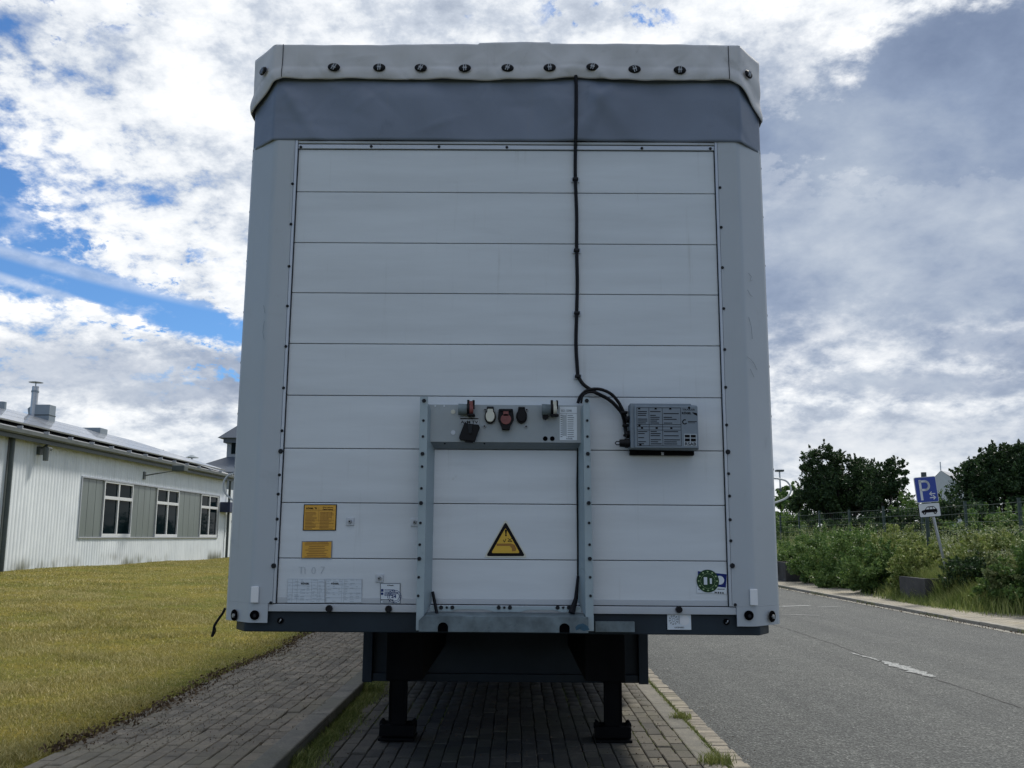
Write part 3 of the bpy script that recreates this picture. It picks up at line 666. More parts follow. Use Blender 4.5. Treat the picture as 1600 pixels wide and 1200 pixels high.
# small chrome emblem strip and the black flap socket under it
x, z = lp(718, 651); x2, z2 = lp(749, 664); MB().box(x, x2, YP-.003, YP, z2, z).build('data_plate', M['steel'], T, bevel=.001)
pr = MB(); lettering(pr, 'AxM TV', x+.006, z2+.006, x2-x-.012, .013, YP-.0042); pr.box(x+.004, x2-.004, YP-.0042, YP-.0032, z-.012, z-.007); pr.build('data_plate_print', M['ink'], T)
def poly(lst, y0, y1, name, m_, parent=T, bevel=.003):
    return MB().prism([lp(*p) for p in lst], y0, y1).build(name, m_, parent, bevel=bevel)
o = poly([(726, 662), (748, 664.5), (750, 668), (742, 691), (719, 688), (717.5, 684)], YP-.028, YP, 'flap_socket', M['black'])
poly([(731, 664), (739, 664), (738, 679), (733, 679)], YP-.034, YP-.028, 'flap_rib', M['bolt'], o, .002); poly([(727, 688), (740, 690), (739, 692.5), (727, 691.5)], YP-.02, YP, 'flap_hinge', M['black'], o, .001)
# three round sockets with hinged lids
def socket(px, py, lid, sc, h, label, up=True):
    x, z = lp(px, py); n = 22
    def out(k): 
        pts = [(x+k*.026*sc*math.cos(t), z-.002+k*.034*sc*math.sin(t)*1.0) for t in np.linspace(R(132), R(408), n)]
        return pts+[(x+k*.015*sc, z+k*.042*sc+.002), (x-k*.015*sc, z+k*.042*sc+.002)]
    b = MB().prism(out(1.16), YP-.016, YP); o = b.build('socket', M['black'], T, bevel=.002); o['label'] = label
    MB().prism(out(.92), YP-.024, YP-.0165).build('socket_lid', lid, o, bevel=.003)
    MB().cyl((x-.017*sc, YP-.020, z+.042*sc), (x+.017*sc, YP-.020, z+.042*sc), .006, .006, 8).build('lid_hinge', M['bolt'], o)
    return o
socket(766, 650.5, M['cream'], .86, 0, 'socket with cream lid'); socket(815, 650.5, M['black'], .84, 0, 'socket with black lid')
x, z = lp(790.5, 656); o = MB().prism([lp(*p) for p in [(779.5, 640), (801.5, 640), (803, 656), (797.5, 667), (796.5, 672.5), (784.5, 672.5), (783.5, 667), (778, 656)]], YP-.030, YP).build('socket', M['black'], T, bevel=.004)
o['label'] = 'wide socket with dull red lid'
MB().cyl((x, YP-.030, z-.001), (x, YP-.036, z-.001), .0245, .0235, 22).box(x-.012, x+.012, YP-.036, YP-.030, z+.014, z+.036).build('socket_lid', M['red'], o)
MB().box(x-.026, x+.026, YP-.040, YP-.028, z+.036, z+.046).build('lid_hinge', M['bolt'], o, bevel=.002)
# wiring chart sticker
x0_, z1_ = lp(874.5, 635.5); x1_, z0_ = lp(901.5, 688)
st = MB().box(x0_, x1_, YP-.0015, YP, z0_, z1_).build('wiring_chart', M['sticker'], T)
pr = MB(); lettering(pr, 'ISO 12098', x0_+.007, z1_-.024, .048, .011, YP-.0022)
for k in range(11):
    zt_ = z1_-.042-k*.0098; pr.box(x0_+.004, x0_+.012, YP-.0022, YP-.0016, zt_, zt_+.004); pr.box(x0_+.036, x0_+.060+.008*random.random(), YP-.0022, YP-.0016, zt_, zt_+.003)
pr.box(x0_+.030, x0_+.031, YP-.0022, YP-.0016, z0_+.014, z1_-.03); pr.box(x0_, x1_, YP-.0022, YP-.0016, z1_-.0315, z1_-.030)
lettering(pr, 'KÖGEL', x0_+.030, z0_+.004, .030, .008, YP-.0022, .04); pr.build('chart_print', M['greyink'], st)
MB().box(x0_+.012, x0_+.030, YP-.0019, YP-.0016, z0_+.02, z1_-.038).build('chart_column', M['paleink'], st)
# ---- footboard: bright strip with bolts, step plate, notched bumper
zb = L(790, 947, -.03)[1]
xa, xb = L(672, 955, -.03)[0], L(908, 955, -.03)[0]; W_ = xb-xa
prof = [(xa, zb)]; lo = L(790, 956, -.03)[1]; nl = L(790, 952, -.03)[1]
pts = [(0, 0), (.0, -1), (.14, -1), (.18, -.62), (.37, -.62), (.42, -1), (.60, -1), (.65, -.62), (.82, -.62), (.87, -1), (1, -1), (1, 0)]
MB().prism([(xa+u*W_, zb+v*(zb-lo)) for u, v in pts], -.034, -.028).build('bolt_strip', M['bracket'], T, bevel=.001)
for cx_ in (698, 788, 880):
    for dx in (-8.8, 0, 8.8):
        x, z = L(cx_+dx, 949.3, -.034); r = .0095 if dx else .006; link('bolt', MB().cyl((0, 0, 0), (0, -.006, 0), r, r*.85, 10).mesh('bolt', M['bolt']), T, (x, -.034, z))
xa, z1 = L(664, 962, -.11); xb, z0 = L(914, 989, -.11)
zz1 = L(790, 957, -.03)[1]
MB().add([(xa, -.11, z1), (xb, -.11, z1), (xb, -.028, zz1), (xa, -.028, zz1), (xa, -.11, z1-.006), (xb, -.11, z1-.006), (xb, -.028, zz1-.006), (xa, -.028, zz1-.006)], [(0, 1, 2, 3), (7, 6, 5, 4), (0, 4, 5, 1), (1, 5, 6, 2), (2, 6, 7, 3), (3, 7, 4, 0)]).build('step_plate', M['galv'], T)
def notch(px):
    x = L(px, 989, -.11)[0]; r = L(px+8, 989, -.11)[0]-x; return [(x-r, z0)]+[(x-r*math.cos(t), z0+.02+r*math.sin(t)*.9) for t in np.linspace(0, math.pi, 9)]+[(x+r, z0)]
xl, xr = L(654, 989, -.11)[0], L(992, 975, -.11)[0]
MB().prism([(xl, z0), (xl, z1-.02), (xl+.02, z1), (xb+.015, z1)]+[(xb+.015, z0)]+notch(882)[::-1]+notch(692)[::-1], -.115, -.108).build('bumper_plate', M['galv'], T, bevel=.002)
for px in (692, 882):
    x = L(px, 989, -.10)[0]; MB().box(x-.035, x+.035, -.1, -.095, z0+.001, z0+.06).build('bumper_recess', M['hole'], T)
x9, z9 = L(930, 971, -.02); x8, z8 = L(992, 988, -.02)
MB().box(x9, x8, -.02, .0, z8, z9).build('bumper_extension', M['galv'], T, bevel=.002)
MB().prism([L(a_, b_, -.117) for a_, b_ in ((903, 976), (911, 974), (918, 978), (921, 984), (912, 986), (906, 983), (900, 985), (899, 980))], -.1170, -.1152).build('blue_paint_mark', mat('blue_mark', (.02, .075, .12), .6, var=.4, vscale=40), T)
# black gas-strut ties in the bracket feet
MB().tube([(L(676, 925, -.02)[0], -.02, L(676, 925, -.02)[1]), (L(683, 960, -.06)[0], -.06, L(683, 960, -.06)[1])], .008, 6).build('tie', M['black'], T)
MB().tube([(L(903, 900, -.02)[0], -.02, L(903, 900, -.02)[1]), (L(900, 935, -.04)[0], -.04, L(900, 935, -.04)[1]), (L(893, 958, -.06)[0], -.06, L(893, 958, -.06)[1])], [.006, .011, .017], 6).build('tie', M['black'], T)
MB().tube(pl([(903, 690), (902, 760), (903, 850), (903, 905)], -.012), .005, 6).build('rear_hose', M['black'], T)
# ---- cables and clips
def plc(lst, d): return [(L(a, b, d)[0], d-(.030 if b < 120 else .018 if b < 235 else 0), L(a, b, d)[1]) for a, b in lst]
cab = smooth_path(plc([(899.5, 121), (900, 150), (899.5, 205), (899, 240), (899, 281), (901, 335), (901, 392), (902, 440), (901, 490), (900, 540), (903, 588)], -.013))
MB().tube(cab, .0085, 8).build('cable', M['black'], T, smooth=True)
c2 = smooth_path([(*[L(a, b, d)[0]], d, L(a, b, d)[1]) for a, b, d in ((903, 588, -.013), (912, 601, -.02), (930, 613, -.03), (951, 624, -.035), (965, 637, -.03), (973, 648, -.03), (976, 662, -.03), (979, 683, -.03))])
MB().tube(c2, .0085, 8).build('cable', M['black'], T, smooth=True)
c3 = smooth_path([(L(a, b, d)[0], d, L(a, b, d)[1]) for a, b, d in ((903, 630, -.03), (907, 619, -.03), (918, 610, -.03), (936, 608, -.035), (954, 615, -.04), (966, 628, -.04), (974, 643, -.04), (979, 655, -.04), (984, 656, -.05))])
MB().tube(c3, .0075, 8).build('cable', M['black'], T, smooth=True)
c4 = smooth_path([(L(a, b, d)[0], d, L(a, b, d)[1]) for a, b, d in ((908, 630, -.05), (911, 618, -.05), (922, 613, -.05), (938, 616, -.05), (955, 627, -.05), (968, 640, -.045), (975, 660, -.04), (980, 678, -.05), (987, 679, -.06))])
MB().tube(c4, .005, 8).build('cable', M['black'], T, smooth=True)
for px, py in ((899, 280), (901, 391), (901.5, 489), (903, 588)):
    x, z = L(px, py, -.015); o = MB().box(x-.020, x+.020, -.006, -.001, z-.012, z+.012).build('cable_clip', M['rail'], T, bevel=.001); MB().box(x-.014, x+.014, -.026, -.004, z-.007, z+.007).build('clip_band', M['bolt'], o, bevel=.003)
for px, py in ((975, 645), (978, 665), (979.5, 680)):
    x, z = L(px, py, -.04); MB().box(x-.016, x+.016, -.058, -.028, z-.006, z+.006).build('cable_tie', M['black'], T, bevel=.003)
# ---- control box
DB = -.12
x0, z1 = L(985, 629.5, DB); x1, z0 = L(1093, 702, DB)
zz = L(1083, 628, DB)[1]
bx = MB().prism([(x0, z0+.004), (x0, z1), (x0+(x1-x0)*.90, z1), (x0+(x1-x0)*.905, z1-.006), (x1-.004, z1-.008), (x1, z0+.0)], DB+.012, -.028).build('control_box', M['ecu'], T, bevel=.004)
cx0 = L(991, 640, DB)[0]
MB().box(cx0, x1-.003, DB, DB+.012, z0+.004, z1-.012).build('box_cover', M['ecu'], bx, bevel=.004)
mb_ = MB().box(x0+.006, L(1084, 700, -.02)[0], -.028, -.002, L(1040, 711.5, -.02)[1], z1-.03)
mb_.build('box_bracket', M['blacksteel'], T, bevel=.002)
for px in (996, 1076): x, z = L(px, 707, -.03); MB().cyl((x, -.028, z), (x, -.033, z), .006, .006, 8).build('bolt', M['hole'], T)
x, z = L(1035, 709, -.03); MB().box(x-.006, x+.006, -.034, -.028, z-.007, z+.007).build('bolt', M['steel'], T)
def bxp(u, v): return cx0+(x1-.003-cx0)*u, z0+.004+(z1-.012-z0-.004)*v
pr = MB(); YB = DB-.0008
def bar(u0, u1, v, h=.006, mi=0): 
    a_, b_ = bxp(u0, v), bxp(u1, v); pr.box(a_[0], b_[0], YB, DB+.001, a_[1]-h/2, a_[1]+h/2, mi)
for v in (.95, .62 if 0 else .555, .50, .425, .055): bar(.04, .73, v, .0018)
for u in (.04, .23, .44, .73): a_, b_ = bxp(u, .055), bxp(u, .95); pr.box(a_[0]-.0008, a_[0]+.0008, YB, DB+.001, a_[1], b_[1])
rr = random.Random(3)
for v in list(np.arange(.59, .90, .045))+list(np.arange(.10, .39, .048)):
    for u, wmax in ((.055, .16), (.25, .17), (.46, .25)):
        if rr.random() < .86: bar(u, u+wmax*rr.uniform(.5, 1), v, .0035)
for u, v in ((.06, .93), (.32, .93), (.55, .93), (.06, .53), (.10, .47), (.33, .47), (.56, .47), (.07, .07)): bar(u, u+.035, v, .008)
lettering(pr, 'KÖGEL', bxp(.75, 0)[0], bxp(0, .80)[1], .042, .012, YB, .05); a_ = bxp(.91, .83); b_ = bxp(.985, .775)
pr.add([(a_[0], YB, a_[1]+.004), (b_[0], YB, a_[1]), (b_[0]+.002, YB, b_[1]-.002), (a_[0]+.008, YB, a_[1]-.006)], [(0, 1, 2, 3)])
lettering(pr, 'TRAILER', bxp(.755, 0)[0], bxp(0, .89)[1], .058, .008, YB, .01)
a_ = bxp(.865, .955); pr.cyl((a_[0], YB, a_[1]), (a_[0], DB+.001, a_[1]), .006, .006, 8)
a_ = bxp(.79, .62)
for t in range(10):
    t0, t1 = R(60+27*t), R(60+27*(t+1)); pr.add([(a_[0]+r*math.cos(t_), YB, a_[1]+r*math.sin(t_)) for r, t_ in ((.007, t0), (.012, t0), (.012, t1), (.007, t1))], [(0, 1, 2, 3)])
bar(.84, .98, .63, .003); bar(.84, .95, .60, .002)
pr.build('cover_print', M['ink'], bx)
a_ = bxp(.775, .34); b_ = bxp(.97, .05); lab = MB().box(a_[0], b_[0], YB, DB+.001, b_[1], a_[1]).build('cover_label', M['paleink'], bx)
pr = MB(); hx = (b_[0]-a_[0]); hz = a_[1]-b_[1]
for q in (0, 1):
    for w in (0, 1): pr.box(a_[0]+hx*(.05+.48*q), a_[0]+hx*(.45+.48*q), YB-.0006, YB, a_[1]-hz*(.30+.32*w), a_[1]-hz*(.08+.30*w))
lettering(pr, 'RSAB', a_[0]+hx*.06, b_[1]+hz*.05, hx*.88, hz*.26, YB-.0008, .02); pr.build('label_print', M['ink'], bx)
for px, py, r in ((981, 655.5, .016), (981, 679, .017)):
    x, z = L(px, py, -.07); MB().cyl((x-.008, -.07, z), (x0+.002, -.07, z), r, r*.9, 12).cyl((x+.006, -.07, z), (x0+.001, -.07, z), r*1.25, r*1.25, 8).build('cable_gland', M['black'], bx)
x, z = L(975, 692.5, -.08); MB().cyl((x-.02, -.08, z), (x0+.004, -.08, z), .017, .020, 12).cyl((x+.004, -.08, z), (x+.018, -.08, z), .022, .022, 10).tube([(x-.018, -.08, z+.008), (x-.034, -.08, z+.008), (x-.040, -.08, z), (x-.034, -.08, z-.007), (x-.018, -.08, z-.007)], .0028, 5).build('plug', M['black'], bx, smooth=True)
# ---- stickers on the wall
YS = .0004
def sticker(quad, m_, border=None, name='sticker'):
    pts = [L(*p) for p in quad]; o = MB().prism(pts, YS-.0016, YS).build(name, border or m_, T)
    if border:
        cx_, cz_ = np.mean(pts, 0); ins = [(cx_+(x-cx_)*(1-.004/max(.01, abs(x-cx_))), cz_+(z-cz_)*(1-.004/max(.01, abs(z-cz_)))) for x, z in pts]
        MB().prism(ins, YS-.0022, YS-.0016).build('sticker_face', m_, o)
    xs = [p[0] for p in pts]; z_ = [p[1] for p in pts]
    return o, min(xs), max(xs), min(z_), max(z_)
o, x0, x1, z0, z1 = sticker([(475, 788), (526.5, 788), (525, 829), (473, 829)], M['yellow'], M['ink']); o['label'] = 'yellow data sticker with black border'
w, h = x1-x0, z1-z0; pr = MB(); Y2 = YS-.0030
lettering(pr, 'KÖGEL', x0+.08*w, z1-.19*h, .22*w, .07*h, Y2, .05); pr.add([(x0+.32*w, Y2, z1-.12*h), (x0+.40*w, Y2, z1-.13*h), (x0+.385*w, Y2, z1-.20*h)], [(0, 1, 2)])
lettering(pr, 'Die Ladung', x0+.58*w, z1-.15*h, .31*w, .055*h, Y2, .02); lettering(pr, 'Fahrzeug', x0+.58*w, z1-.235*h, .31*w, .07*h, Y2, .03); pr.build('sticker_title', M['ink'], o)
pr = MB(); rr = random.Random(5)
for k in range(14):
    v = .30+k*.047; 
    for u0, u1 in ((.06, .42), (.50, .92)): pr.box(x0+u0*w, x0+(u0+(u1-u0)*rr.uniform(.6, 1))*w, Y2, Y2+.0006, z1-v*h-.0022, z1-v*h)
for v in (.22, .60, .72, .85): pr.box(x0+.05*w, x0+.94*w, Y2, Y2+.0006, z1-v*h-.0012, z1-v*h)
for u in (.46, .62, .72, .84): pr.box(x0+u*w, x0+u*w+.001, Y2, Y2+.0006, z1-.60*h if u > .5 else z1-.66*h, z1-.12*h if u < .5 else z1-.30*h)
pr.build('sticker_print', M['brownink'], o)
o, x0, x1, z0, z1 = sticker([(471.5, 845.5), (519.5, 845), (518.5, 873), (470.5, 873)], M['yellow'], M['greyink']); o['label'] = 'smaller yellow text sticker'
w, h = x1-x0, z1-z0; pr = MB()
for k in range(9): a_ = rr.uniform(.08, .25); pr.box(x0+a_*w, x1-a_*w, Y2, Y2+.0006, z1-(.12+k*.095)*h-.003, z1-(.12+k*.095)*h)
lettering(pr, 'ACHTUNG WARNING', x0+.15*w, z1-.10*h, .7*w, .055*h, Y2, .02); pr.build('sticker_print', M['brownink'], o)
# pale tables
def table(x0, x1, z0, z1, o, cells, rr, ink):
    pr = MB(); w, h = x1-x0, z1-z0; y = YS-.0022
    for v in np.linspace(0, 1, cells[1]+1): pr.box(x0, x1, y, y+.0006, z0+v*h-.0006, z0+v*h+.0006)
    for u in cells[0]: pr.box(x0+u*w-.0006, x0+u*w+.0006, y, y+.0006, z0, z1)
    for v in np.arange(.04, .96, .07):
        for u in np.arange(.03, .9, .16):
            if rr.random() < .6: pr.box(x0+u*w, x0+(u+.11*rr.random()+.02)*w, y, y+.0006, z0+v*h, z0+v*h+.0022)
    pr.build('sticker_print', ink, o)
for quad, cl, lbl in ((((450, 905), (507, 905), (507, 941.5), (449, 941.5)), ([0, .13, .26, .64, .8, 1], 7), 'faded white table sticker with square code removed'), (((510, 905), (565, 905), (565, 941), (510, 941)), ([0, .44, .5, 1], 5), 'faded white data sticker')):
    o, x0, x1, z0, z1 = sticker(quad, M['fadedsticker']); o['label'] = 'faded white table sticker'
    table(x0, x1, z0, z1, o, cl, rr, M['paleink'])
    pr = MB(); w = x1-x0; lettering(pr, 'KÖGEL', x0+.36*w if quad[0][0] < 500 else x0+.14*w, z1-.024, .22*w, .009, YS-.0028, .05); pr.build('sticker_title', M['ink'], o)
o, x0, x1, z0, z1 = sticker([(594, 911), (626, 911), (626, 943.5), (594, 943.5)], M['sticker'], M['greyink']); o['label'] = 'white sticker with blue symbols'
w, h = x1-x0, z1-z0; pr = MB(); y = YS-.0030
pr.box(x0+.06*w, x0+.17*w, y, y+.0006, z1-.42*h, z1-.29*h); pr.box(x0+.06*w, x0+.17*w, y, y+.0006, z1-.57*h, z1-.46*h)
for v in (.31, .37, .44, .49, .54, .59): pr.box(x0+.22*w, x0+rr.uniform(.6, .9)*w, y, y+.0006, z1-v*h-.002, z1-v*h)
cxx, czz = x0+.80*w, z1-.64*h
for r in (.032, .024):
    for t in range(18): t0, t1 = R(20*t), R(20*t+15); pr.add([(cxx-.01+q*math.cos(a_), y, czz+q*.9*math.sin(a_)) for q, a_ in ((r-.003, t0), (r, t0), (r, t1), (r-.003, t1))], [(0, 1, 2, 3)])
lettering(pr, '24', cxx-.024, czz-.007, .022, .014, y, .03); pr.build('sticker_print', M['blueink'], o)
pr = MB(); lettering(pr, 'KÖGEL', x0+.34*w, z1-.14*h, .32*w, .06*h, y, .05); pr.build('sticker_title', M['ink'], o); pr = MB(); pr.box(x0+.06*w, x0+.66*w, y, y+.0006, z1-.83*h, z1-.79*h); pr.box(x0+.14*w, x0+.70*w, y, y+.0006, z1-.92*h, z1-.89*h); pr.build('sticker_print', M['ink'], o)
# faint pencilled number
pr = MB(); a_ = L(466, 897, 0)
for k, ch in enumerate('T107'): lettering(pr, ch, a_[0]+.030*k+(.01 if k == 3 else 0), a_[1]+rr.uniform(-.004, .004), None, .030, YS-.0010, -.022, ang=rr.uniform(-10, 12))
pr.build('pencilled_number', M['paleink'], T)
# warning triangle
def tri(k, y0, y1, m_, parent, name):
    P = [np.array(L(790, 811)), np.array(L(824, 871)), np.array(L(756, 871))]; c = sum(P)/3; out = []
    for i in range(3):
        p, a_, b_ = P[i], P[i-1], P[(i+1) % 3]; p = c+(p-c)*k; ua = (c+(a_-c)*k)-p; ub = (c+(b_-c)*k)-p
        ua /= np.linalg.norm(ua); ub /= np.linalg.norm(ub); r = .012*k
        out += [tuple(p+ua*r), tuple(p+(ua+ub)*r*.28), tuple(p+ub*r)]
    return MB().prism(out, y0, y1).build(name, m_, parent)
o = tri(1.0, YS-.0016, YS, M['cream'], T, 'warning_sign'); o['label'] = 'yellow warning triangle'
tri(.90, YS-.0022, YS-.0016, M['ink'], o, 'black_border'); tri(.66, YS-.0028, YS-.0022, M['signyellow'], o, 'yellow_field')
pr = MB(); y = YS-.0034
def Pq(u, v): return L(740+u/15., 800+v/15.)
pr.prism([Pq(*p) for p in ((730, 410), (785, 410), (770, 530), (748, 530))], y, y+.0006); a_ = Pq(758, 548); pr.cyl((a_[0], y, a_[1]), (a_[0], y+.0006, a_[1]), .004, .004, 10)
for a_, b_ in (((695, 650), (720, 710)), ((720, 710), (760, 630)), ((800, 615), (900, 690)), ((800, 690), (895, 615)), ((800, 690), (905, 692))):
    p, q = np.array(Pq(*a_)), np.array(Pq(*b_)); n_ = np.array([-(q-p)[1], (q-p)[0]]); n_ = n_/np.linalg.norm(n_)*.0013
    pr.prism([tuple(p+n_), tuple(q+n_), tuple(q-n_), tuple(p-n_)], y, y+.0006)
pr.build('sign_symbol', M['ink'], o)
MB().prism([Pq(*p) for p in ((540, 740), (870, 735), (960, 765), (1000, 860), (985, 915), (900, 920), (895, 850), (850, 795), (540, 795))], y, y+.0006).build('hand_symbol', M['brownink'], o)
# round green badge over a blue square, right side
o, x0, x1, z0, z1 = sticker([(1090, 892), (1136, 896), (1135, 928), (1088.5, 926)], M['sticker']); o['label'] = 'blue and white sticker partly under a round green badge'
MB().prism([L(1090.2, 892.3), L(1135.5, 897.2), L(1134, 918), L(1091, 914)], YS-.0022, YS-.0016).build('blue_square', M['navy'], o)
x, z = L(1124.5, 906.5); MB().cyl((x, YS-.0022, z), (x, YS-.0028, z), .0195, .0195, 24).build('white_ring', M['sticker'], o)
x, z = L(1105.8, 907.8); o2 = MB().cyl((x, YS-.0028, z), (x, YS-.0036, z), .0505, .0505, 32).build('green_badge', M['green'], T)
pr = MB(); y = YS-.0042
for k in range(12): t = R(30*k+90); c_ = (x+.0415*math.cos(t), z+.0415*math.sin(t)); pr.prism([(c_[0]+.005*math.cos(t+R(a_)), c_[1]+.004*math.sin(t+R(a_))) for a_ in (0, 90, 180, 270)], y, y+.0006)
for k in range(24): t0, t1 = R(15*k), R(15*k+11); pr.add([(x+q*math.cos(a_), y, z+q*math.sin(a_)) for q, a_ in ((.0318, t0), (.0332, t0), (.0332, t1), (.0318, t1))], [(0, 1, 2, 3)])
pr.box(x-.018, x-.002, y, y+.0006, z-.016, z+.017).build if 0 else None
pr.build('badge_stars', M['greenlt'], o2)
MB().box(x-.018, x-.003, y, y+.0006, z-.016, z+.017).box(x+.009, x+.018, y, y+.0006, z-.012, z+.012).build('badge_emblem', M['sticker'], o2)
pr = MB(); a_ = L(1090, 922.5); lettering(pr, 'A', a_[0]+.003, a_[1]+.001, .006, .006, YS-.0022, .05); b_ = L(1116.5, 926.2); lettering(pr, 'M B E R', b_[0], b_[1]-.002, .043, .0075, YS-.0022, .05, ang=-3)
pr.box(L(1121, 920)[0], L(1132, 920)[0], YS-.0022, YS-.0016, L(1121, 921)[1], L(1121, 920)[1]); pr.build('sticker_print', M['ink'], o)
# white approval plate on the beam
x0, z1 = L(1042.5, 960, .01); x1, z0 = L(1080, 984, .01); o = MB().box(x0, x1, .008, .015, z0, z1).build('approval_plate', M['sticker'], T); o['label'] = 'white plate with gear and disc symbols'
pr = MB(); w, h = x1-x0, z1-z0; y = .0074; c_ = (x0+.26*w, z1-.36*h)
for k in range(10):
    t = R(36*k)
    for r in (.008, .016, .021): pr.add([(c_[0]+q*math.cos(a_), y, c_[1]+q*math.sin(a_)) for q, a_ in ((r-.002, t), (r, t), (r, t+.35), (r-.002, t+.35))], [(0, 1, 2, 3)])
pr.box(x0+.485*w, x0+.50*w, y, y+.0008, z1-.62*h, z1-.05*h); lettering(pr, 'LICENSED', x0+.30*w, z0+.10*h, .40*w, .10*h, y, .02); pr.build('plate_print', M['ink'], o)
MB().cyl((x0+.72*w, .008, z1-.38*h), (x0+.72*w, .0070, z1-.38*h), .022, .022, 20).build('plate_disc', M['reflector'], o)
# scratches on the right post and the left one
pr = MB()
for lst in ([(1168, 428), (1174, 432), (1171, 440), (1176, 437)], [(1166, 455), (1172, 462), (1176, 463)], [(1168, 497), (1173, 512), (1175, 530)], [(1164, 560), (1172, 563), (1178, 568), (1184, 577)], [(1170, 578), (1178, 590)], [(417, 505), (414, 522), (417, 534)], [(415, 480), (418, 493)]):
    s = 1 if lst[0][0] > 800 else -1; P = []
    for a_, b_ in lst:
        x, z = L(a_, b_, .03); x = abs(x); d_ = -.013 if x < HR-.03 else -.012+(x-HR+.012)*YO/(HO-HR)*1.0-.006; P.append((s*x, d_, z))
    pr.tube(P, .0008, 4)
pr.build('scratch', M['greyink'], T)
# ---- body behind the nose
for s in (-1, 1):
    n = 60; V = []
    for z in (1.0, 2.2, ZR-.08):
        V += [(s*(HO-.01+.012*math.sin(i*1.9)*(1 if z == 2.2 else .3)), YO+.42+(LEN-YO-.5)*i/n, z) for i in range(n+1)]
    raw('side_curtain', V, [(j*(n+1)+i, j*(n+1)+i+1, (j+1)*(n+1)+i+1, (j+1)*(n+1)+i) for j in range(2) for i in range(n)], M['curtain'], T, smooth=True)
    MB().box(s*HO-.02, s*HO+.02, .5, LEN, .93, 1.0).build('side_rail', M['rail'], T)
    MB().box(s*.5-.06, s*.5+.06, .9, LEN, .62, .96).build('chassis_beam', M['blacksteel'], T)
    MB().box(s*1.2-.02, s*1.2+.02, 4.0, 8.2, .45, .75).build('side_guard', M['rail'], T)
MB().box(-HO, HO, LEN-.05, LEN, .95, ZR).build('rear_doors', M['panel'], T)
MB().box(-1.25, 1.25, .4, LEN-.1, .955, .985).build('floor', M['blacksteel'], T)
MB().box(-1.2, 1.2, LEN-.3, LEN-.2, .45, .6).build('rear_bumper', M['beam'], T)
MB().cyl((0, 1.6, .96), (0, 1.6, .86), .045, .035, 14).build('king_pin', M['steel'], T)
# pallet box with flanged ends, unseen rear length added to darken the ground below
YL = 2.42
bxl, bxr = L(566, 1066, YL+.12)[0], L(1013, 1066, YL+.12)[0]; zbx = L(790, 1067, YL+.12)[1]
pb = MB().box(bxl+.06, bxr-.06, YL+.16, YL+4.6, zbx+.02, .94).build('pallet_box', M['beam'], T)
for xx in (bxl, bxr-.07): MB().box(xx, xx+.07, YL+.10, YL+4.6, zbx, .94).build('box_flange', M['beam'], pb, bevel=.006)
MB().box(bxl+.07, bxr-.07, YL+.12, YL+.155, zbx+.005, zbx+.06).build('box_lower_rail', M['beam'], pb, bevel=.004)
# landing legs
for px, s in ((622, -1), (957, 1)):
    xc = L(px, 1145, YL)[0]
    lg = MB().box(xc-.085, xc+.085, YL-.09, YL+.09, .40, .95).build('landing_leg', M['blacksteel'], T, bevel=.008)
    MB().box(xc-.055, xc+.055, YL-.055, YL+.055, .10, .41).box(xc-.062, xc-.050, YL-.066, YL-.05, .12, .40).box(xc+.050, xc+.062, YL-.066, YL-.05, .12, .40).build('inner_tube', M['blacksteel'], lg, bevel=.005)
    MB().box(xc-.125, xc+.125, YL-.11, YL+.11, .004, .024).box(xc-.12, xc+.12, YL-.09, YL+.09, .030, .105).prism([(xc-.12, .09), (xc-.085, .09), (xc-.085, .11), (xc-.105, .135), (xc-.12, .135)], YL-.03, YL+.03).prism([(xc+.12, .09), (xc+.085, .09), (xc+.085, .11), (xc+.105, .135), (xc+.12, .135)], YL-.03, YL+.03).cyl((xc-.13, YL, .10), (xc+.13, YL, .10), .022, .022, 10).build('foot', M['blacksteel'], lg, bevel=.006)
xl_, xr_ = L(622, 1145, YL)[0], L(957, 1145, YL)[0]
MB().cyl((xl_, YL, .80), (xr_, YL, .80), .022, .022, 10).build('cross_shaft', M['blacksteel'], T)
MB().box(xl_, xr_, YL-.02, YL+.05, .72, .94).build('leg_brace', M['blacksteel'], T)
# axles and wheels
tyre = MB(); prof = [(.30, -.16), (.46, -.19), (.50, -.16), (.52, -.10), (.52, .10), (.50, .16), (.46, .19), (.30, .16)]; n = 36
V = [(r_[1], r_[0]*math.cos(2*math.pi*i/n), r_[0]*math.sin(2*math.pi*i/n)) for i in range(n) for r_ in prof]; k = len(prof)
tyre.add(V, [(i*k+j, i*k+j+1, ((i+1) % n)*k+j+1, ((i+1) % n)*k+j) for i in range(n) for j in range(k-1)]); tym = tyre.mesh('tyre', M['rubber'], True)
rim = MB().cyl((-.15, 0, 0), (.05, 0, 0), .30, .30, 28).cyl((.05, 0, 0), (.14, 0, 0), .12, .10, 16).mesh('rim', M['steel'], True)
for yy in (8.6, 9.95, 11.3):
    MB().cyl((-1.0, yy, .50), (1.0, yy, .50), .07, .07, 12).build('axle', M['blacksteel'], T)
    for s in (-1, 1):
        w_ = link('wheel', None, T, (s*1.08, yy, .52), (0, 0, 0 if s > 0 else math.pi)); link('tyre', tym, w_); link('rim', rim, w_)
    for s in (-1, 1): MB().box(s*1.08-.2, s*1.08+.2, yy-.6, yy+.6, 1.07-.16, .925).build('mudguard', M['black'], T)

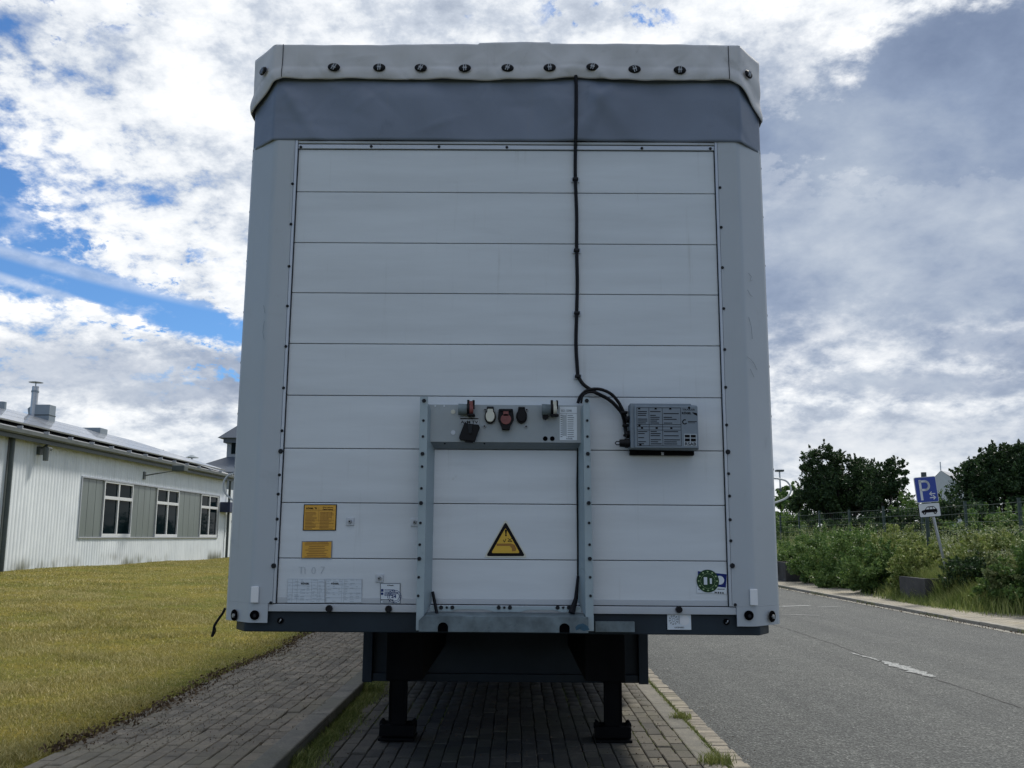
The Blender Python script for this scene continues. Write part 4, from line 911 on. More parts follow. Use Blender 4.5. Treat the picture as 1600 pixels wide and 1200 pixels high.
# ================================================================== LEFT: FACTORY HALL
M['corr'] = mat('white_profiled_sheet', (.44, .46, .47), .5, var=.06, vscale=.6, dirt=.12, dirtcol=(.34, .35, .33), stretch=(1, 1, .3))
def m_corr(q, b, v):
    n = q.noise(v, .7, 6, .65); mp = q.n('ShaderNodeMapping'); q.put(mp.inputs[0], v); mp.inputs['Scale'].default_value = (3, 3, .25)
    st = q.noise(mp.outputs[0], 1.6, 6, .7); s = q.n('ShaderNodeSeparateXYZ'); q.put(s.inputs[0], v)
    c = q.ramp(n, [(.35, (.63, .675, .71)), (.65, (.74, .785, .815))]); c = q.mix(.5, c, q.ramp(st, [(.35, (.8, .81, .8)), (.6, (1.05, 1.05, 1.05))]), 'MULTIPLY')
    green = q.m('MULTIPLY', q.m('SUBTRACT', 1, q.ss(q.m('ADD', s.outputs[2], q.m('MULTIPLY', st, -1.2)), -.3, .25)), q.ss(q.noise(v, .35, 4, .6), .5, .62))
    c = q.mix(green, c, (.10, .105, .06)); q.put(b.inputs['Base Color'], c); b.inputs['Roughness'].default_value = .5
M['corr'] = ground_mat('white_profiled_sheet', m_corr)
M['trimdark'] = mat('dark_green_trim', (.05, .065, .065), .5, var=.2, vscale=2)
M['gutterm'] = mat('gutter_grey', (.10, .115, .115), .45, var=.2, vscale=2)
M['solar'] = mat('solar_glass', (.16, .17, .19), .30, var=.1, vscale=1, spec=.9, coat=.6)
M['alu'] = mat('aluminium_edge', (.42, .44, .46), .35, metal=.6)
M['roofgrey'] = mat('grey_roof_sheet', (.24, .25, .26), .5, var=.15, vscale=1)
M['uglass'] = mat('grey_green_channel_glass', (.13, .155, .145), .32, var=.14, vscale=1.5, spec=.6, stretch=(1, 1.8, .25))
M['winglass'] = mat('dark_window_glass', (.004, .010, .013), .03, spec=.10)
M['winglass'].node_tree.nodes['Principled BSDF'].inputs['IOR'].default_value = 1.2
M['winframe'] = mat('white_window_frame', (.58, .60, .61), .4, var=.05)
M['duct'] = mat('grey_duct_sheet', (.21, .25, .28), .4, metal=.3, var=.1, vscale=1)
M['bluebox'] = mat('blue_painted_box', (.012, .022, .06), .45, var=.15)
BX = -14.7
def by(px): return atX(px, 840, BX)[1]
def bz(px, py): return atX(px, py, BX)[2]
H = thing('factory_hall', 'long white corrugated hall with ribbon windows and solar panels on its roof', 'building', (BX, 0, 0))
Y0, Y1 = 6.0, by(350.5); ze = bz(0, 668)-.02; zw0, zw1 = bz(230, 839), bz(230, 760)
wy0, wy1 = by(121), by(338.5)
def corr(y0, y1, z0, z1, pitch=.19, name='wall_cladding'):
    V, Fc = [], []; ys_ = []; y = y0
    while y < y1:
        for t, o in ((0, 0), (.60, 0), (.74, -.012), (.88, -.012)): ys_.append((y+t*pitch, o))
        y += pitch
    ys_ = [q for q in ys_ if q[0] <= y1]+[(y1, 0)]
    V = [(o, yy, z) for z in (z0, z1) for yy, o in ys_]; n = len(ys_)
    return raw(name, V, [(i, i+1, n+i+1, n+i) for i in range(n-1)], M['corr'], H)
zg = .15
ysplit = by(2)
corr(Y0, ysplit-.1, zg, ze); corr(ysplit+.1, wy0, zg, ze); corr(wy0, wy1, zg, zw0); corr(wy0, wy1, zw1, ze); corr(wy1, Y1, zg, ze)
MB().box(-.02, .05, wy0, wy1, zw0-.06, zw0).build('window_sill', M['alu'], H, bevel=.01)
MB().box(-.02, .04, wy0, wy1, zw1, zw1+.05).box(-.02, .04, wy0-.05, wy0, zw0-.06, zw1+.05).box(-.02, .04, wy1, wy1+.05, zw0-.06, zw1+.05).build('window_surround', M['alu'], H)
MB().box(-9.8, -.03, Y0, Y1, zg, ze).build('wall', M['corr'], H) if 0 else None
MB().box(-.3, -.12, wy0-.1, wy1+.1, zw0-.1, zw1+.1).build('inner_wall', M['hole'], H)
MB().box(-9.8, 0, Y1-.06, Y1-.01, zg, ze).box(-9.8, 0, Y0, Y0+.05, zg, ze).box(-9.85, -9.8, Y0, Y1, zg, ze).build('wall', M['corr'], H)
def win(p0, p1):
    a, b = by(p0), by(p1); f = .07
    zt = zw0+(zw1-zw0)*.70
    m_ = MB().box(-.06, .02, a, b, zw0, zw0+.11).box(-.06, .02, a, b, zw1-f, zw1).box(-.06, .02, a, a+f, zw0+.11, zw1-f).box(-.06, .02, b-f, b, zw0+.11, zw1-f)
    mid = (a+b)/2; m_.box(-.055, .015, mid-.05, mid+.05, zw0+.11, zw1-f).box(-.056, .016, a+f, mid-.05, zt-.06, zt+.06).box(-.056, .016, mid+.05, b-f, zt-.06, zt+.06)
    o = m_.build('window', M['winframe'], H, bevel=.008)
    for y0, y1 in ((a+f, mid-.05), (mid+.05, b-f)):
        for z0, z1 in ((zw0+.11, zt-.06), (zt+.06, zw1-f)): MB().box(-.05, -.04, y0, y1, z0, z1).build('pane', M['winglass'], o)
for p in ((157.5, 203), (241, 276), (311, 338)): win(*p)
def uprof(p0, p1):
    a, b = by(p0), by(p1); n = max(2, int((b-a)/.55)); k = (b-a)/n; f = M['uglass']
    for i in range(n):
        MB().box(-.07, -.03, a+i*k+.008, a+(i+1)*k-.008, zw0, zw1).build('glass_channel', M['uglass'], H, bevel=.01)
uprof(121.5, 157); uprof(203.5, 240.5); uprof(276.5, 310.5)
# roof, solar panels
SL = R(17.3); RW = 5.0
def roofpt(w, up=0.): return (.35-w*math.cos(SL)-up*math.sin(SL)*0+up*math.sin(SL)*1.0, ze+.05+w*math.sin(SL)+up*math.cos(SL))
a, b = roofpt(0), roofpt(RW+.35)
MB().add([(a[0], Y0-.3, a[1]), (b[0], Y0-.3, b[1]), (2*b[0]-a[0], Y0-.3, a[1]), (2*b[0]-a[0], Y1+.2, a[1]), (b[0], Y1+.2, b[1]), (a[0], Y1+.2, a[1]),
          (a[0], Y0-.3, a[1]-.1), (b[0], Y0-.3, b[1]-.1), (2*b[0]-a[0], Y0-.3, a[1]-.1), (2*b[0]-a[0], Y1+.2, a[1]-.1), (b[0], Y1+.2, b[1]-.1), (a[0], Y1+.2, a[1]-.1)],
         [(0, 1, 4, 5), (1, 2, 3, 4), (6, 7, 10, 11), (7, 8, 9, 10), (0, 6, 11, 5), (0, 6, 7, 1), (1, 7, 8, 2), (5, 11, 10, 4), (4, 10, 9, 3), (2, 8, 9, 3)]).build('roof', M['roofgrey'], H)
pmesh = MB().box(0, 1.62, -.5, .5, 0, .035).mesh('solar_panel', M['solar']); pfr = MB().box(-.012, 1.632, -.512, .512, -.01, .025).mesh('panel_frame', M['alu'])
for r_ in range(3):
    w0 = .22+r_*1.68; yy = 17.0
    while yy < Y1-1.2:
        if not (r_ == 2 and (by(62)-1.2 < yy < by(62)+3.0)):
            x, z = roofpt(w0, .12); o = link('solar_panel', pmesh, H, (x, yy, z), (0, -SL+math.pi if 0 else 0, 0)); o.rotation_euler = (0, math.pi+SL, 0)
            o.rotation_euler = (0, 0, math.pi); o.rotation_euler = (0, -SL, 0); o.rotation_euler[1] = SL; o.rotation_euler[2] = 0
            o.matrix_basis = o.matrix_basis
            from mathutils import Matrix
            Rm = Matrix(((-math.cos(SL), 0, math.sin(SL)), (0, 1, 0), (math.sin(SL), 0, math.cos(SL)))); Rm = Matrix(((-math.cos(SL), 0, math.sin(SL), x), (0, -1, 0, yy), (math.sin(SL), 0, math.cos(SL), z), (0, 0, 0, 1)))
            o.matrix_basis = Rm
            fr = link('panel_frame', pfr, o)
        yy += 1.035
a = roofpt(0)
MB().box(a[0]-.12, a[0]-.02, Y0, Y1+.2, a[1]-.30, a[1]-.08).build('fascia', M['trimdark'], H)
gpts = [(a[0]-.02, a[1]-.04), (a[0]-.01, a[1]-.15), (a[0]+.05, a[1]-.18), (a[0]+.12, a[1]-.14), (a[0]+.13, a[1]-.04), (a[0]+.115, a[1]-.04), (a[0]+.10, a[1]-.13), (a[0]+.05, a[1]-.16), (a[0]+.005, a[1]-.13)]
MB().prism(gpts, Y0, Y1+.2).build('roof_gutter', M['gutterm'], H)
brk = MB().box(0, .16, -.02, .02, 0, .10).mesh('gutter_bracket', M['alu'])
yy = 20.
while yy < Y1: link('gutter_bracket', brk, H, (a[0]-.03, yy, a[1]-.04), (0, 0, 0)); yy += 1.5
for px, m_ in ((1, M['trimdark']), (352, M['trimdark'])):
    y_ = by(px); MB().cyl((.10, y_, zg), (.10, y_, ze-.05), .065, .065, 12).build('downpipe', m_, H, smooth=True)
MB().box(-.1, .0, ysplit-.1, ysplit+.1, zg, ze).build('corner_trim', M['trimdark'], H)
# annex beyond the downpipe, blue box under the eave
MB().box(-4, -.25, Y1+.01, Y1+9, zg, ze-.6).build('annex_wall', M['corr'], H)
y_ = by(341); MB().box(.0, .5, y_, y_+2.6, bz(341, 800), bz(341, 784)).build('canopy_box', M['bluebox'], H, bevel=.02)
# lamps on the wall
y_, z_ = by(48), bz(48, 706); lm = MB().box(-.01, .10, y_-.10, y_+.10, z_-.05, z_+.2).cyl((.10, y_, z_+.15), (.30, y_, z_+.28), .03, .03, 8).build('wall_lamp', M['trimdark'], H)
MB().cyl((.32, y_-.12, z_+.14), (.32, y_+.12, z_+.14), .06, .06, 10).cyl((.28, y_-.06, z_+.16), (.28, y_-.06, z_-.24), .10, .08, 10).build('lamp_head', M['gutterm'], lm)
y_, z_ = by(218), bz(218, 742); la = MB().box(-.01, .06, y_-.08, y_+.08, z_-.15, z_+.15).cyl((.05, y_, z_), (1.1, y_+.3, z_+.22), .025, .025, 8).build('flood_lamp_arm', M['gutterm'], H)
MB().box(1.05, 1.55, y_+.1, y_+.55, z_+.18, z_+.42).build('flood_lamp', M['trimdark'], la, bevel=.03)
# roof plant: duct box with flue, hatch, vents
def rp(px, py, w): # point above the roof at slope distance w
    X = BX+roofpt(w)[0]; p = atX(px, py, X); return p[0]-BX, p[1], p[2]
def yat(px, w): return rp(px, 840, w)[1]
x, y_, zt = rp(78, 632, 4.2); zb_ = rp(78, 663, 4.2)[2]
db = MB().box(x-.62, x, y_, y_+.50, zb_-.6, zt).build('duct_box', M['duct'], H, bevel=.01)
MB().box(x-.63, x+.01, y_-.01, y_+.51, (zt+zb_)/2-.05, (zt+zb_)/2-.01).build('duct_flange', M['trimdark'], db)
MB().prism([(x-.6, zt), (x-.6, zt-.42), (x-.82, zt-.55), (x-.90, zt-.15), (x-.72, zt)], y_+.05, y_+.45).build('duct_elbow', M['duct'], db, bevel=.01)
xf, yf, zf_ = rp(56, 600, 4.9); MB().cyl((xf, yf, zb_-.3), (xf, yf, zf_-.1), .125, .125, 16).build('flue', M['alu'], H, smooth=True)
MB().cyl((xf, yf, zf_+.06), (xf, yf, zf_+.10), .27, .10, 18).cyl((xf, yf, zf_-.3), (xf, yf, zf_+.08), .02, .02, 6).cyl((xf, yf, zf_-.34), (xf, yf, zf_-.27), .145, .145, 16).build('flue_cap', M['duct'], H)
xf, yf, zf_ = rp(4, 628, 4.6); MB().cyl((xf, yf, zf_-.75), (xf, yf, zf_), .14, .14, 14).build('vent_pipe', M['duct'], H, smooth=True)
x, y_, zt = rp(157, 668, 4.5); zb_ = rp(157, 686, 4.5)[2]
MB().box(x-.95, x, y_, y_+.75, zb_-.4, zt).build('roof_hatch', M['duct'], H, bevel=.02)
xf, yf, zf_ = rp(300, 712, 4.6); MB().cyl((xf, yf, zf_-.9), (xf, yf, zf_-.25), .16, .14, 12).cyl((xf, yf, zf_-.12), (xf, yf, zf_+.02), .40, .10, 14).cyl((xf, yf, zf_-.3), (xf, yf, zf_-.1), .05, .05, 6).build('roof_vent', M['duct'], H)
xf, yf, zf_ = rp(255, 703, 5.0); MB().cyl((xf, yf, zf_-.6), (xf, yf, zf_), .05, .05, 8).build('vent_pipe', M['duct'], H)

# second building behind with dark roof and turret
M['slate'] = mat('dark_slate_roof', (.075, .095, .125), .5, var=.15, vscale=1)
M['render'] = mat('pale_render_wall', (.26, .29, .32), .8, var=.08, vscale=.5)
yb_ = 66.; P_ = lambda px, py: atY(px, py, yb_)
A = thing('slate_roofed_house', 'building with a dark slate roof and small turret behind the hall', 'building', (P_(400, 840)[0], yb_, 0))
ox = P_(400, 840)[0]
e0, pk = P_(284, 738), P_(360, 707); w0 = P_(312, 760)
xl, xr, zt = e0[0]-ox, 9.0, e0[2]
MB().box(xl+.4, xr, -.2, 9, .0, zt).build('wall', M['render'], A)
MB().add([(xl, -.6, zt), (xr+.4, -.6, zt), (xr+.4, 9.4, zt), (xl, 9.4, zt), (pk[0]-ox, 4.0, pk[2]+.5), (xr-3, 4.0, pk[2]+.5), (xl, -.6, zt-.15), (xr+.4, -.6, zt-.15), (xr+.4, 9.4, zt-.15), (xl, 9.4, zt-.15)], [(0, 1, 5, 4), (1, 2, 5), (2, 3, 4, 5), (3, 0, 4), (6, 7, 8, 9), (0, 1, 7, 6), (1, 2, 8, 7), (2, 3, 9, 8), (3, 0, 6, 9)]).build('roof', M['slate'], A)
yb_ = 69.; t0, t1 = P_(356.5, 712), P_(356.5, 688); xr2 = t0[0]-ox+2.6
tw = MB().box(t0[0]-ox, xr2, 2.6, 5.4, t0[2]-1.5, t1[2]).build('turret', M['render'], A)
MB().box(t0[0]-ox+.35, t0[0]-ox+1.6, 2.56, 2.62, t0[2]+.1, t1[2]-.25).build('turret_window', M['winglass'], tw)
MB().box(t0[0]-ox-.2, xr2+.2, 2.3, 5.7, t1[2]-.25, t1[2]+.1).build('turret_cornice', M['slate'], tw)
MB().add([(t0[0]-ox-.55, 2.0, t1[2]+.1), (xr2+.5, 2.0, t1[2]+.1), (xr2+.5, 6, t1[2]+.1), (t0[0]-ox-.55, 6, t1[2]+.1), ((t0[0]-ox+xr2)/2, 4.0, t1[2]+1.9)], [(0, 1, 4), (1, 2, 4), (2, 3, 4), (3, 0, 4), (0, 3, 2, 1)]).build('turret_roof', M['slate'], tw)

# ================================================================== RIGHT: fence, signs, planters, house
M['fence'] = mat('dark_green_fence', (.026, .050, .044), .5, var=.2, vscale=4)
M['wire'] = mat('fence_wire', (.06, .085, .08), .5)
FX = 11.3
Fn = thing('wire_mesh_fence', 'dark green wire mesh fence with square posts running behind the weeds', 'fence', (FX, 0, 0))
posts = [13.2, 15.6, 18.0]+[atX(px, 840, FX)[1] for px in (1597, 1512, 1443, 1383, 1329, 1282, 1250)]
posts = sorted(set(round(p, 2) for p in posts)); d_ = 2.6
while posts[-1] < 60: posts.append(posts[-1]+d_)
ztop = {}
def ftop(y): return 2.20+.10*min(1, max(0, (y-20)/15))
for p in posts:
    zt = ftop(p)+random.uniform(.0, .08)
    o = MB().box(-.03, .03, p-.03, p+.03, .2, zt).build('post', M['fence'], Fn, bevel=.004)
    MB().box(-.033, .033, p-.033, p+.033, zt, zt+.015).build('post_cap', M['fence'], o)
for a_, b_ in zip(posts[:-1], posts[1:]):
    m_ = MB(); sag = random.uniform(-.02, .03)
    for k in range(9):
        f = 1-k*.115; za, zb2 = .42+(ftop(a_)-.46)*f, .42+(ftop(b_)-.46)*f
        m_.tube([(-.035, a_+.03, za), (-.035, (a_+b_)/2, (za+zb2)/2-.015-sag), (-.035, b_-.03, zb2)], .0045, 4)
    for y_ in np.arange(a_+.06, b_-.04, .20): m_.box(-.033, -.030, y_-.0012, y_+.0012, .35, ftop(y_)-.05)
    m_.build('wire_panel', M['wire'], Fn)
# parking sign
M['signblue'] = mat('sign_blue', (.012, .045, .30), .35, var=.04)
M['signwhite'] = mat('sign_white', (.62, .64, .66), .35, var=.04)
SYs = 19.8; tilt = R(8.5)
c0 = atY(1451, 789, SYs)
S = thing('parking_sign', 'leaning blue parking sign with white P and car plate on a grey pole', 'road sign', (c0[0], SYs, c0[2]), (0, -R(4.3), R(-2))); S.scale = (.9, .9, .92)
sc = SYs/FPX
MB().cyl((.17, .05, -2.7), (.02, .04, .66), .034, .034, 12).build('pole', M['alu'], S, smooth=True) if 0 else MB().cyl((.30, .05, -2.6), (-.0, .045, .62), .034, .034, 12).build('pole', M['alu'], S, smooth=True)
def rrect(x0, x1, z0, z1, r): 
    o = []
    for cx_, cz_, t in ((x1-r, z1-r, 0), (x0+r, z1-r, 90), (x0+r, z0+r, 180), (x1-r, z0+r, 270)):
        for k in range(5): a_ = R(t+22.5*k); o.append((cx_+r*math.cos(a_), cz_+r*math.sin(a_)))
    return o
pw, ph = .26, .60
pl_ = MB().prism(rrect(-pw, pw, .06, .06+ph, .035), 0, .02).build('sign_plate', M['signwhite'], S)
MB().prism(rrect(-pw+.012, pw-.012, .072, .048+ph, .028), -.003, 0).build('blue_field', M['signblue'], pl_)
pr = MB(); y = -.005
def strip(lst, w_, mb_=None):
    P = [np.array(p, float) for p in lst]
    for p, q in zip(P[:-1], P[1:]):
        d = (q-p)/np.linalg.norm(q-p); n_ = np.array([-d[1], d[0]])*w_/2; e = d*w_*.25
        (mb_ or pr).prism([tuple(p-e+n_), tuple(q+e+n_), tuple(q+e-n_), tuple(p-e-n_)], y, y+.002)
strip([(-.13, .13), (-.13, .58)], .055)
strip([(-.13, .555)]+[(-.02+.095*math.cos(t), .455+.10*math.sin(t)) for t in np.linspace(R(90), R(-90), 10)]+[(-.13, .355)], .05)
strip([(.06, .255), (.19, .255)], .022); strip([(.11, .30), (.06, .255), (.11, .215)], .022)
strip([(.06, .165), (.19, .165)], .022); strip([(.14, .21), (.19, .165), (.14, .125)], .022)
pr.build('letter_p_and_arrows', M['signwhite'], pl_)
p2 = MB().prism(rrect(-.25, .26, -.28, .045, .03), 0, .02).build('car_plate', M['ink'], S)
MB().prism(rrect(-.24, .25, -.27, .035, .024), -.003, 0).build('white_field', M['signwhite'], p2)
pr = MB(); car = [(-.19, -.175), (-.19, -.135), (-.17, -.12), (-.11, -.105), (-.055, -.045), (-.03, -.035), (.10, -.035), (.125, -.045), (.165, -.095), (.18, -.115), (.185, -.175), (.155, -.175)]
pr.prism(car, -.005, -.003); 
for cx_ in (-.125, .125): pr.cyl((cx_, -.0035, -.18), (cx_, -.0062, -.18), .038, .038, 16)
pr.build('car_symbol', M['ink'], p2)
pr = MB(); pr.prism([(-.085, -.10), (-.045, -.055), (-.005, -.055), (-.005, -.10)], -.0066, -.005); pr.prism([(.01, -.10), (.01, -.055), (.075, -.055), (.075, -.10)], -.0066, -.005); pr.prism([(.09, -.10), (.09, -.055), (.115, -.055), (.145, -.10)], -.0066, -.005)
for cx_ in (-.125, .125): pr.cyl((cx_, -.0062, -.18), (cx_, -.0072, -.18), .012, .012, 10)
pr.build('car_windows', M['signwhite'], p2)
# dark thin post behind the sign
c1 = atY(1443, 738, 21.5); Sp = thing('dark_post', 'thin dark post with a small cap standing behind the parking sign', 'post', (c1[0], 21.5, 0))
MB().cyl((0, 0, .1), (0, 0, c1[2]-.12), .045, .04, 10).build('shaft', M['fence'], Sp, smooth=True); MB().cyl((0, 0, c1[2]-.12), (0, 0, c1[2]), .06, .06, 10).build('cap', M['trimdark'], Sp)
# planters: dark open concrete troughs
M['trough'] = mat('dark_weathered_concrete', (.055, .055, .055), .85, var=.35, vscale=3, bump=.3, bscale=20, dirt=.3, dirtcol=(.08, .08, .05))
def planter(px0, px1, pyt, pyb, Y, dx, label):
    a_, b_ = atY(px0, pyb, Y), atY(px1, pyt, Y); w_ = b_[0]-a_[0]; h = b_[2]; P = thing('planter', label, 'planter', (a_[0]+w_/2, Y, .05), None, 'dark concrete planters in the weeds')
    m_ = MB(); t = .08; ch = .12
    outer = [(-w_/2, 0), (w_/2-ch, 0), (w_/2, ch), (w_/2, dx), (-w_/2, dx)]; inner = [(-w_/2+t, t), (w_/2-ch, t), (w_/2-t, ch+.02), (w_/2-t, dx-t), (-w_/2+t, dx-t)]
    n = 5; V = [(x, y, 0) for x, y in outer]+[(x, y, h) for x, y in outer]+[(x, y, h) for x, y in inner]+[(x, y, h-.15) for x, y in inner]
    Fc = []
    for i in range(n): j = (i+1) % n; Fc += [(i, j, n+j, n+i), (n+i, n+j, 2*n+j, 2*n+i), (2*n+i, 2*n+j, 3*n+j, 3*n+i)]
    m_.add(V, Fc).build('trough', M['trough'], P, bevel=.01)
    MB().prismz(inner, h-.16, h-.08).build('planter_soil', M['soil'], P)
planter(1447, 1491, 908, 941, 19.0, 1.25, 'dark concrete planter at the edge of the pale paving below the parking sign')
planter(1228, 1259, 881, 907, 28.5, 1.6, 'dark concrete planter standing close beside the trailer, half cut off by it')
# white gabled house far away
yb_ = 75.; a_, b_, cc = P_(1462, 770), P_(1486, 762), P_(1472, 736)
M['whitewall'] = mat('white_gable_wall', (.48, .50, .52), .7, var=.05); M['palerf'] = mat('pale_roof', (.33, .34, .36), .6, var=.1)
Ho = thing('white_house', 'white gabled house showing between the two dark trees', 'building', (a_[0], yb_, 0))
def hp(px, py, y=0.): p = atY(px, py, yb_+y); return (p[0]-a_[0], y, p[2])
gl = [hp(1455, 752), hp(1470, 735), hp(1495, 752)]
MB().add([(gl[0][0], 0, 0), (gl[2][0], 0, 0), gl[2], gl[1], gl[0]], [(0, 1, 2, 3, 4)]).add([(gl[2][0], 0, 0), (gl[2][0]+7, 9, 0), (gl[2][0]+7, 9, gl[2][2]), gl[2]], [(0, 1, 2, 3)]).build('wall', M['whitewall'], Ho)
MB().add([gl[1], (gl[2][0]+.2, -.1, gl[2][2]-.1), (gl[2][0]+7.4, 9, gl[2][2]-.1), (gl[1][0]+7.0, 9, gl[1][2])], [(0, 1, 2, 3)]).add([gl[1], (gl[0][0]-.2, 0, gl[0][2]-.1), (gl[0][0]+6.5, 9, gl[0][2]-.1), (gl[1][0]+7.0, 9, gl[1][2])], [(0, 1, 2, 3)]).build('roof', M['palerf'], Ho)
MB().cyl((gl[1][0], 0, gl[1][2]), (gl[1][0], 0, gl[1][2]+.7), .04, .04, 6).build('lightning_rod', M['alu'], Ho)
# far lamp mast beside the trailer
c1 = atY(1218, 737, 60.); c2_ = atY(1220, 775, 60.)
La = thing('lamp_mast', 'thin distant lamp mast just right of the trailer', 'street lamp', (c1[0], 60, 0)); MB().cyl((0, 0, 0), (0, 0, c1[2]), .07, .05, 8).build('mast', M['alu'], La)
MB().box(-.25, .25, -.2, .2, c1[2], c1[2]+.12).build('lamp_head', M['trimdark'], La); MB().box(-.15, .15, -.15, .15, c2_[2]+.2, c2_[2]+.5).build('junction_box', M['trimdark'], La)

# ================================================================== VEGETATION
def leafmat(name, a, b, c, scale=1.2, trans=.25):
    m = bpy.data.materials.new(name); m.use_nodes = True; q = G(m.node_tree); nt_ = m.node_tree; bs = nt_.nodes['Principled BSDF']
    ge = q.n('ShaderNodeNewGeometry'); at = q.n('ShaderNodeAttribute', attribute_name='tone')
    n = q.noise(ge.outputs['Position'], scale, 4, .6); f = q.m('ADD', q.m('MULTIPLY', n, .7), q.m('MULTIPLY', at.outputs['Fac'], .5))
    col = q.ramp(f, [(.30, a), (.58, b), (.85, c)]); q.put(bs.inputs['Base Color'], col); bs.inputs['Roughness'].default_value = .55; bs.inputs['Specular IOR Level'].default_value = .3
    tr = q.n('ShaderNodeBsdfTranslucent'); q.put(tr.inputs[0], col); mx = q.n('ShaderNodeMixShader'); mx.inputs[0].default_value = trans
    q.put(mx.inputs[1], bs.outputs[0]); q.put(mx.inputs[2], tr.outputs[0]); q.put(nt_.nodes['Material Output'].inputs[0], mx.outputs[0]); return m
M['leafdark'] = leafmat('dark_foliage', (.012, .028, .010), (.030, .060, .020), (.065, .115, .036))
M['leafmid'] = leafmat('mid_foliage', (.045, .100, .024), (.11, .19, .048), (.22, .31, .09))
M['leafyel'] = leafmat('yellow_green_foliage', (.095, .15, .030), (.215, .27, .068), (.40, .42, .17))
M['leafpale'] = leafmat('pale_flowering_foliage', (.09, .14, .045), (.20, .25, .09), (.40, .42, .22))
M['bark'] = mat('bark', (.045, .038, .030), .9, var=.3, vscale=6)
M['blade'] = leafmat('grass_blades', (.18, .175, .045), (.33, .295, .095), (.58, .49, .23), .8, .25)
M['bladegreen'] = leafmat('verge_grass', (.07, .105, .022), (.17, .21, .05), (.32, .33, .12), 2.0, .2)
M['flower'] = mat('cream_flowers', (.55, .54, .42), .8)
def leaves(C, size, flat=.5, aspect=.55):
    """one folded diamond leaf per centre"""
    n = len(C); u = rng.normal(size=(n, 3)); u /= np.linalg.norm(u, axis=1)[:, None]; r = rng.normal(size=(n, 3)); r[:, 2] *= flat
    w = np.cross(u, r); w /= np.linalg.norm(w, axis=1)[:, None]+1e-9
    s = size*rng.uniform(.6, 1.3, n)[:, None] if np.isscalar(size) else (size*rng.uniform(.6, 1.3, n))[:, None]
    V = np.stack([C-u*s, C+w*s*aspect, C+u*s, C-w*s*aspect], 1).reshape(-1, 3)
    F = np.arange(4*n).reshape(n, 4); tone = np.repeat(rng.random(n), 4); return V, F, tone
def crown(cx, cy, cz, rx, ry, rz, nl, per, size, spray=.25, seed=0, lumpy=.35, bottom=-1.):
    r = np.random.default_rng(seed); pts = []; cents = []
    while len(cents) < nl:
        d = r.normal(size=3); d /= np.linalg.norm(d); k = r.uniform(.25, 1)**.5*(1-lumpy*r.random()); p = d*k
        if p[2] < bottom: continue
        cents.append(p)
    for p in cents:
        c = np.array([cx+p[0]*rx, cy+p[1]*ry, cz+p[2]*rz]); s = r.uniform(.14, .32)*min(rx, rz)
        q = r.normal(size=(per, 3)); q /= np.linalg.norm(q, axis=1)[:, None]; q *= (r.random(per)**.45)[:, None]*s; q[:, 2] *= .8; pts.append(c+q)
    # loose sprays poking out of the outline
    for _ in range(int(nl*spray)):
        d = r.normal(size=3); d[2] = abs(d[2])*.9+.05; d /= np.linalg.norm(d); L_ = r.uniform(.12, .38); k = int(per*.22)
        t = r.random(k)**.8; base = np.array([cx+d[0]*rx*.8, cy+d[1]*ry*.8, cz+d[2]*rz*.8]); dd = d+r.normal(size=3)*.3+np.array([0, 0, .35]); dd /= np.linalg.norm(dd)
        pts.append(base+dd[None]*(t[:, None]*L_*(rx+rz)*.5*1.1)+r.normal(size=(k, 3))*.045*(1.2-t[:, None]))
    return np.concatenate(pts), [(cx+p[0]*rx, cy+p[1]*ry, cz+p[2]*rz) for p in cents]
def tree(name, label, cat, base, lobes, leaf, size, group=None, seed=1, trunk=.16, th=1.5, limbs=10):
    """lobes: list of (dx,dy,dz,rx,ry,rz,nl,per,spray)"""
    o = thing(name, label, cat, base, None, group); allp, cs = [], []
    for i, l in enumerate(lobes):
        p, c = crown(*l[:6], l[6], l[7], size, l[8], seed*17+i); allp.append(p); cs += c
    P = np.concatenate(allp); V, F, t = leaves(P, size); raw('crown', V, F, leaf, o, attr=t)
    r = random.Random(seed); m_ = MB(); lean = r.uniform(-.15, .15)
    m_.tube([(0, 0, -.1), (lean*.4, 0, th*.5), (lean, 0, th)], [trunk, trunk*.85, trunk*.7], 8)
    m_.build('trunk', M['bark'], o, smooth=True)
    b = MB()
    for c in r.sample(cs, min(limbs, len(cs))):
        mid = (lean+(c[0]-lean)*.45+r.uniform(-.1, .1), c[1]*.45, th+(c[2]-th)*.55); b.tube([(lean*.8, 0, th*.8), mid, c], [trunk*.45, trunk*.28, trunk*.1], 5)
    b.build('limbs', M['bark'], o, smooth=True)
    return o
def TP(px, py, Y): p = atY(px, py, Y); return p
# big dark tree, second crown to its right with loose shoots, right-hand tree
Yt = 39.; c = TP(1320, 840, Yt)
def rel(px, py, o, Y=None): p = atY(px, py, Y or Yt); return p[0]-o[0], p[2]
O = (c[0], Yt, .4)
x1, z1 = rel(1300, 775, O); x2, z2 = rel(1345, 768, O); x3, z3 = rel(1285, 725, O); x4, z4 = rel(1262, 790, O); x5, z5 = rel(1325, 740, O)
tree('tree', 'large dark bushy tree behind the fence between trailer and parking sign', 'tree', O,
     [(x1, 0, z1-.4, 1.7, 1.5, 1.5, 80, 240, .35), (x2, .3, z2-.4, 1.6, 1.4, 1.6, 70, 240, .35), (x3, -.1, z3-.4, 1.0, .9, .85, 34, 170, 1.2), (x4, 0, z4-.4, .85, .8, .9, 30, 170, .8), (x5, .1, z5-.4, 1.0, 1.0, .7, 30, 170, 1.)], M['leafdark'], .052, 'trees behind the fence', 3, .2, 1.4, 16)
O = (TP(1385, 840, 37)[0], 37., .4); Yt = 37.
x1, z1 = rel(1380, 785, O); x2, z2 = rel(1388, 745, O); x3, z3 = rel(1400, 728, O)
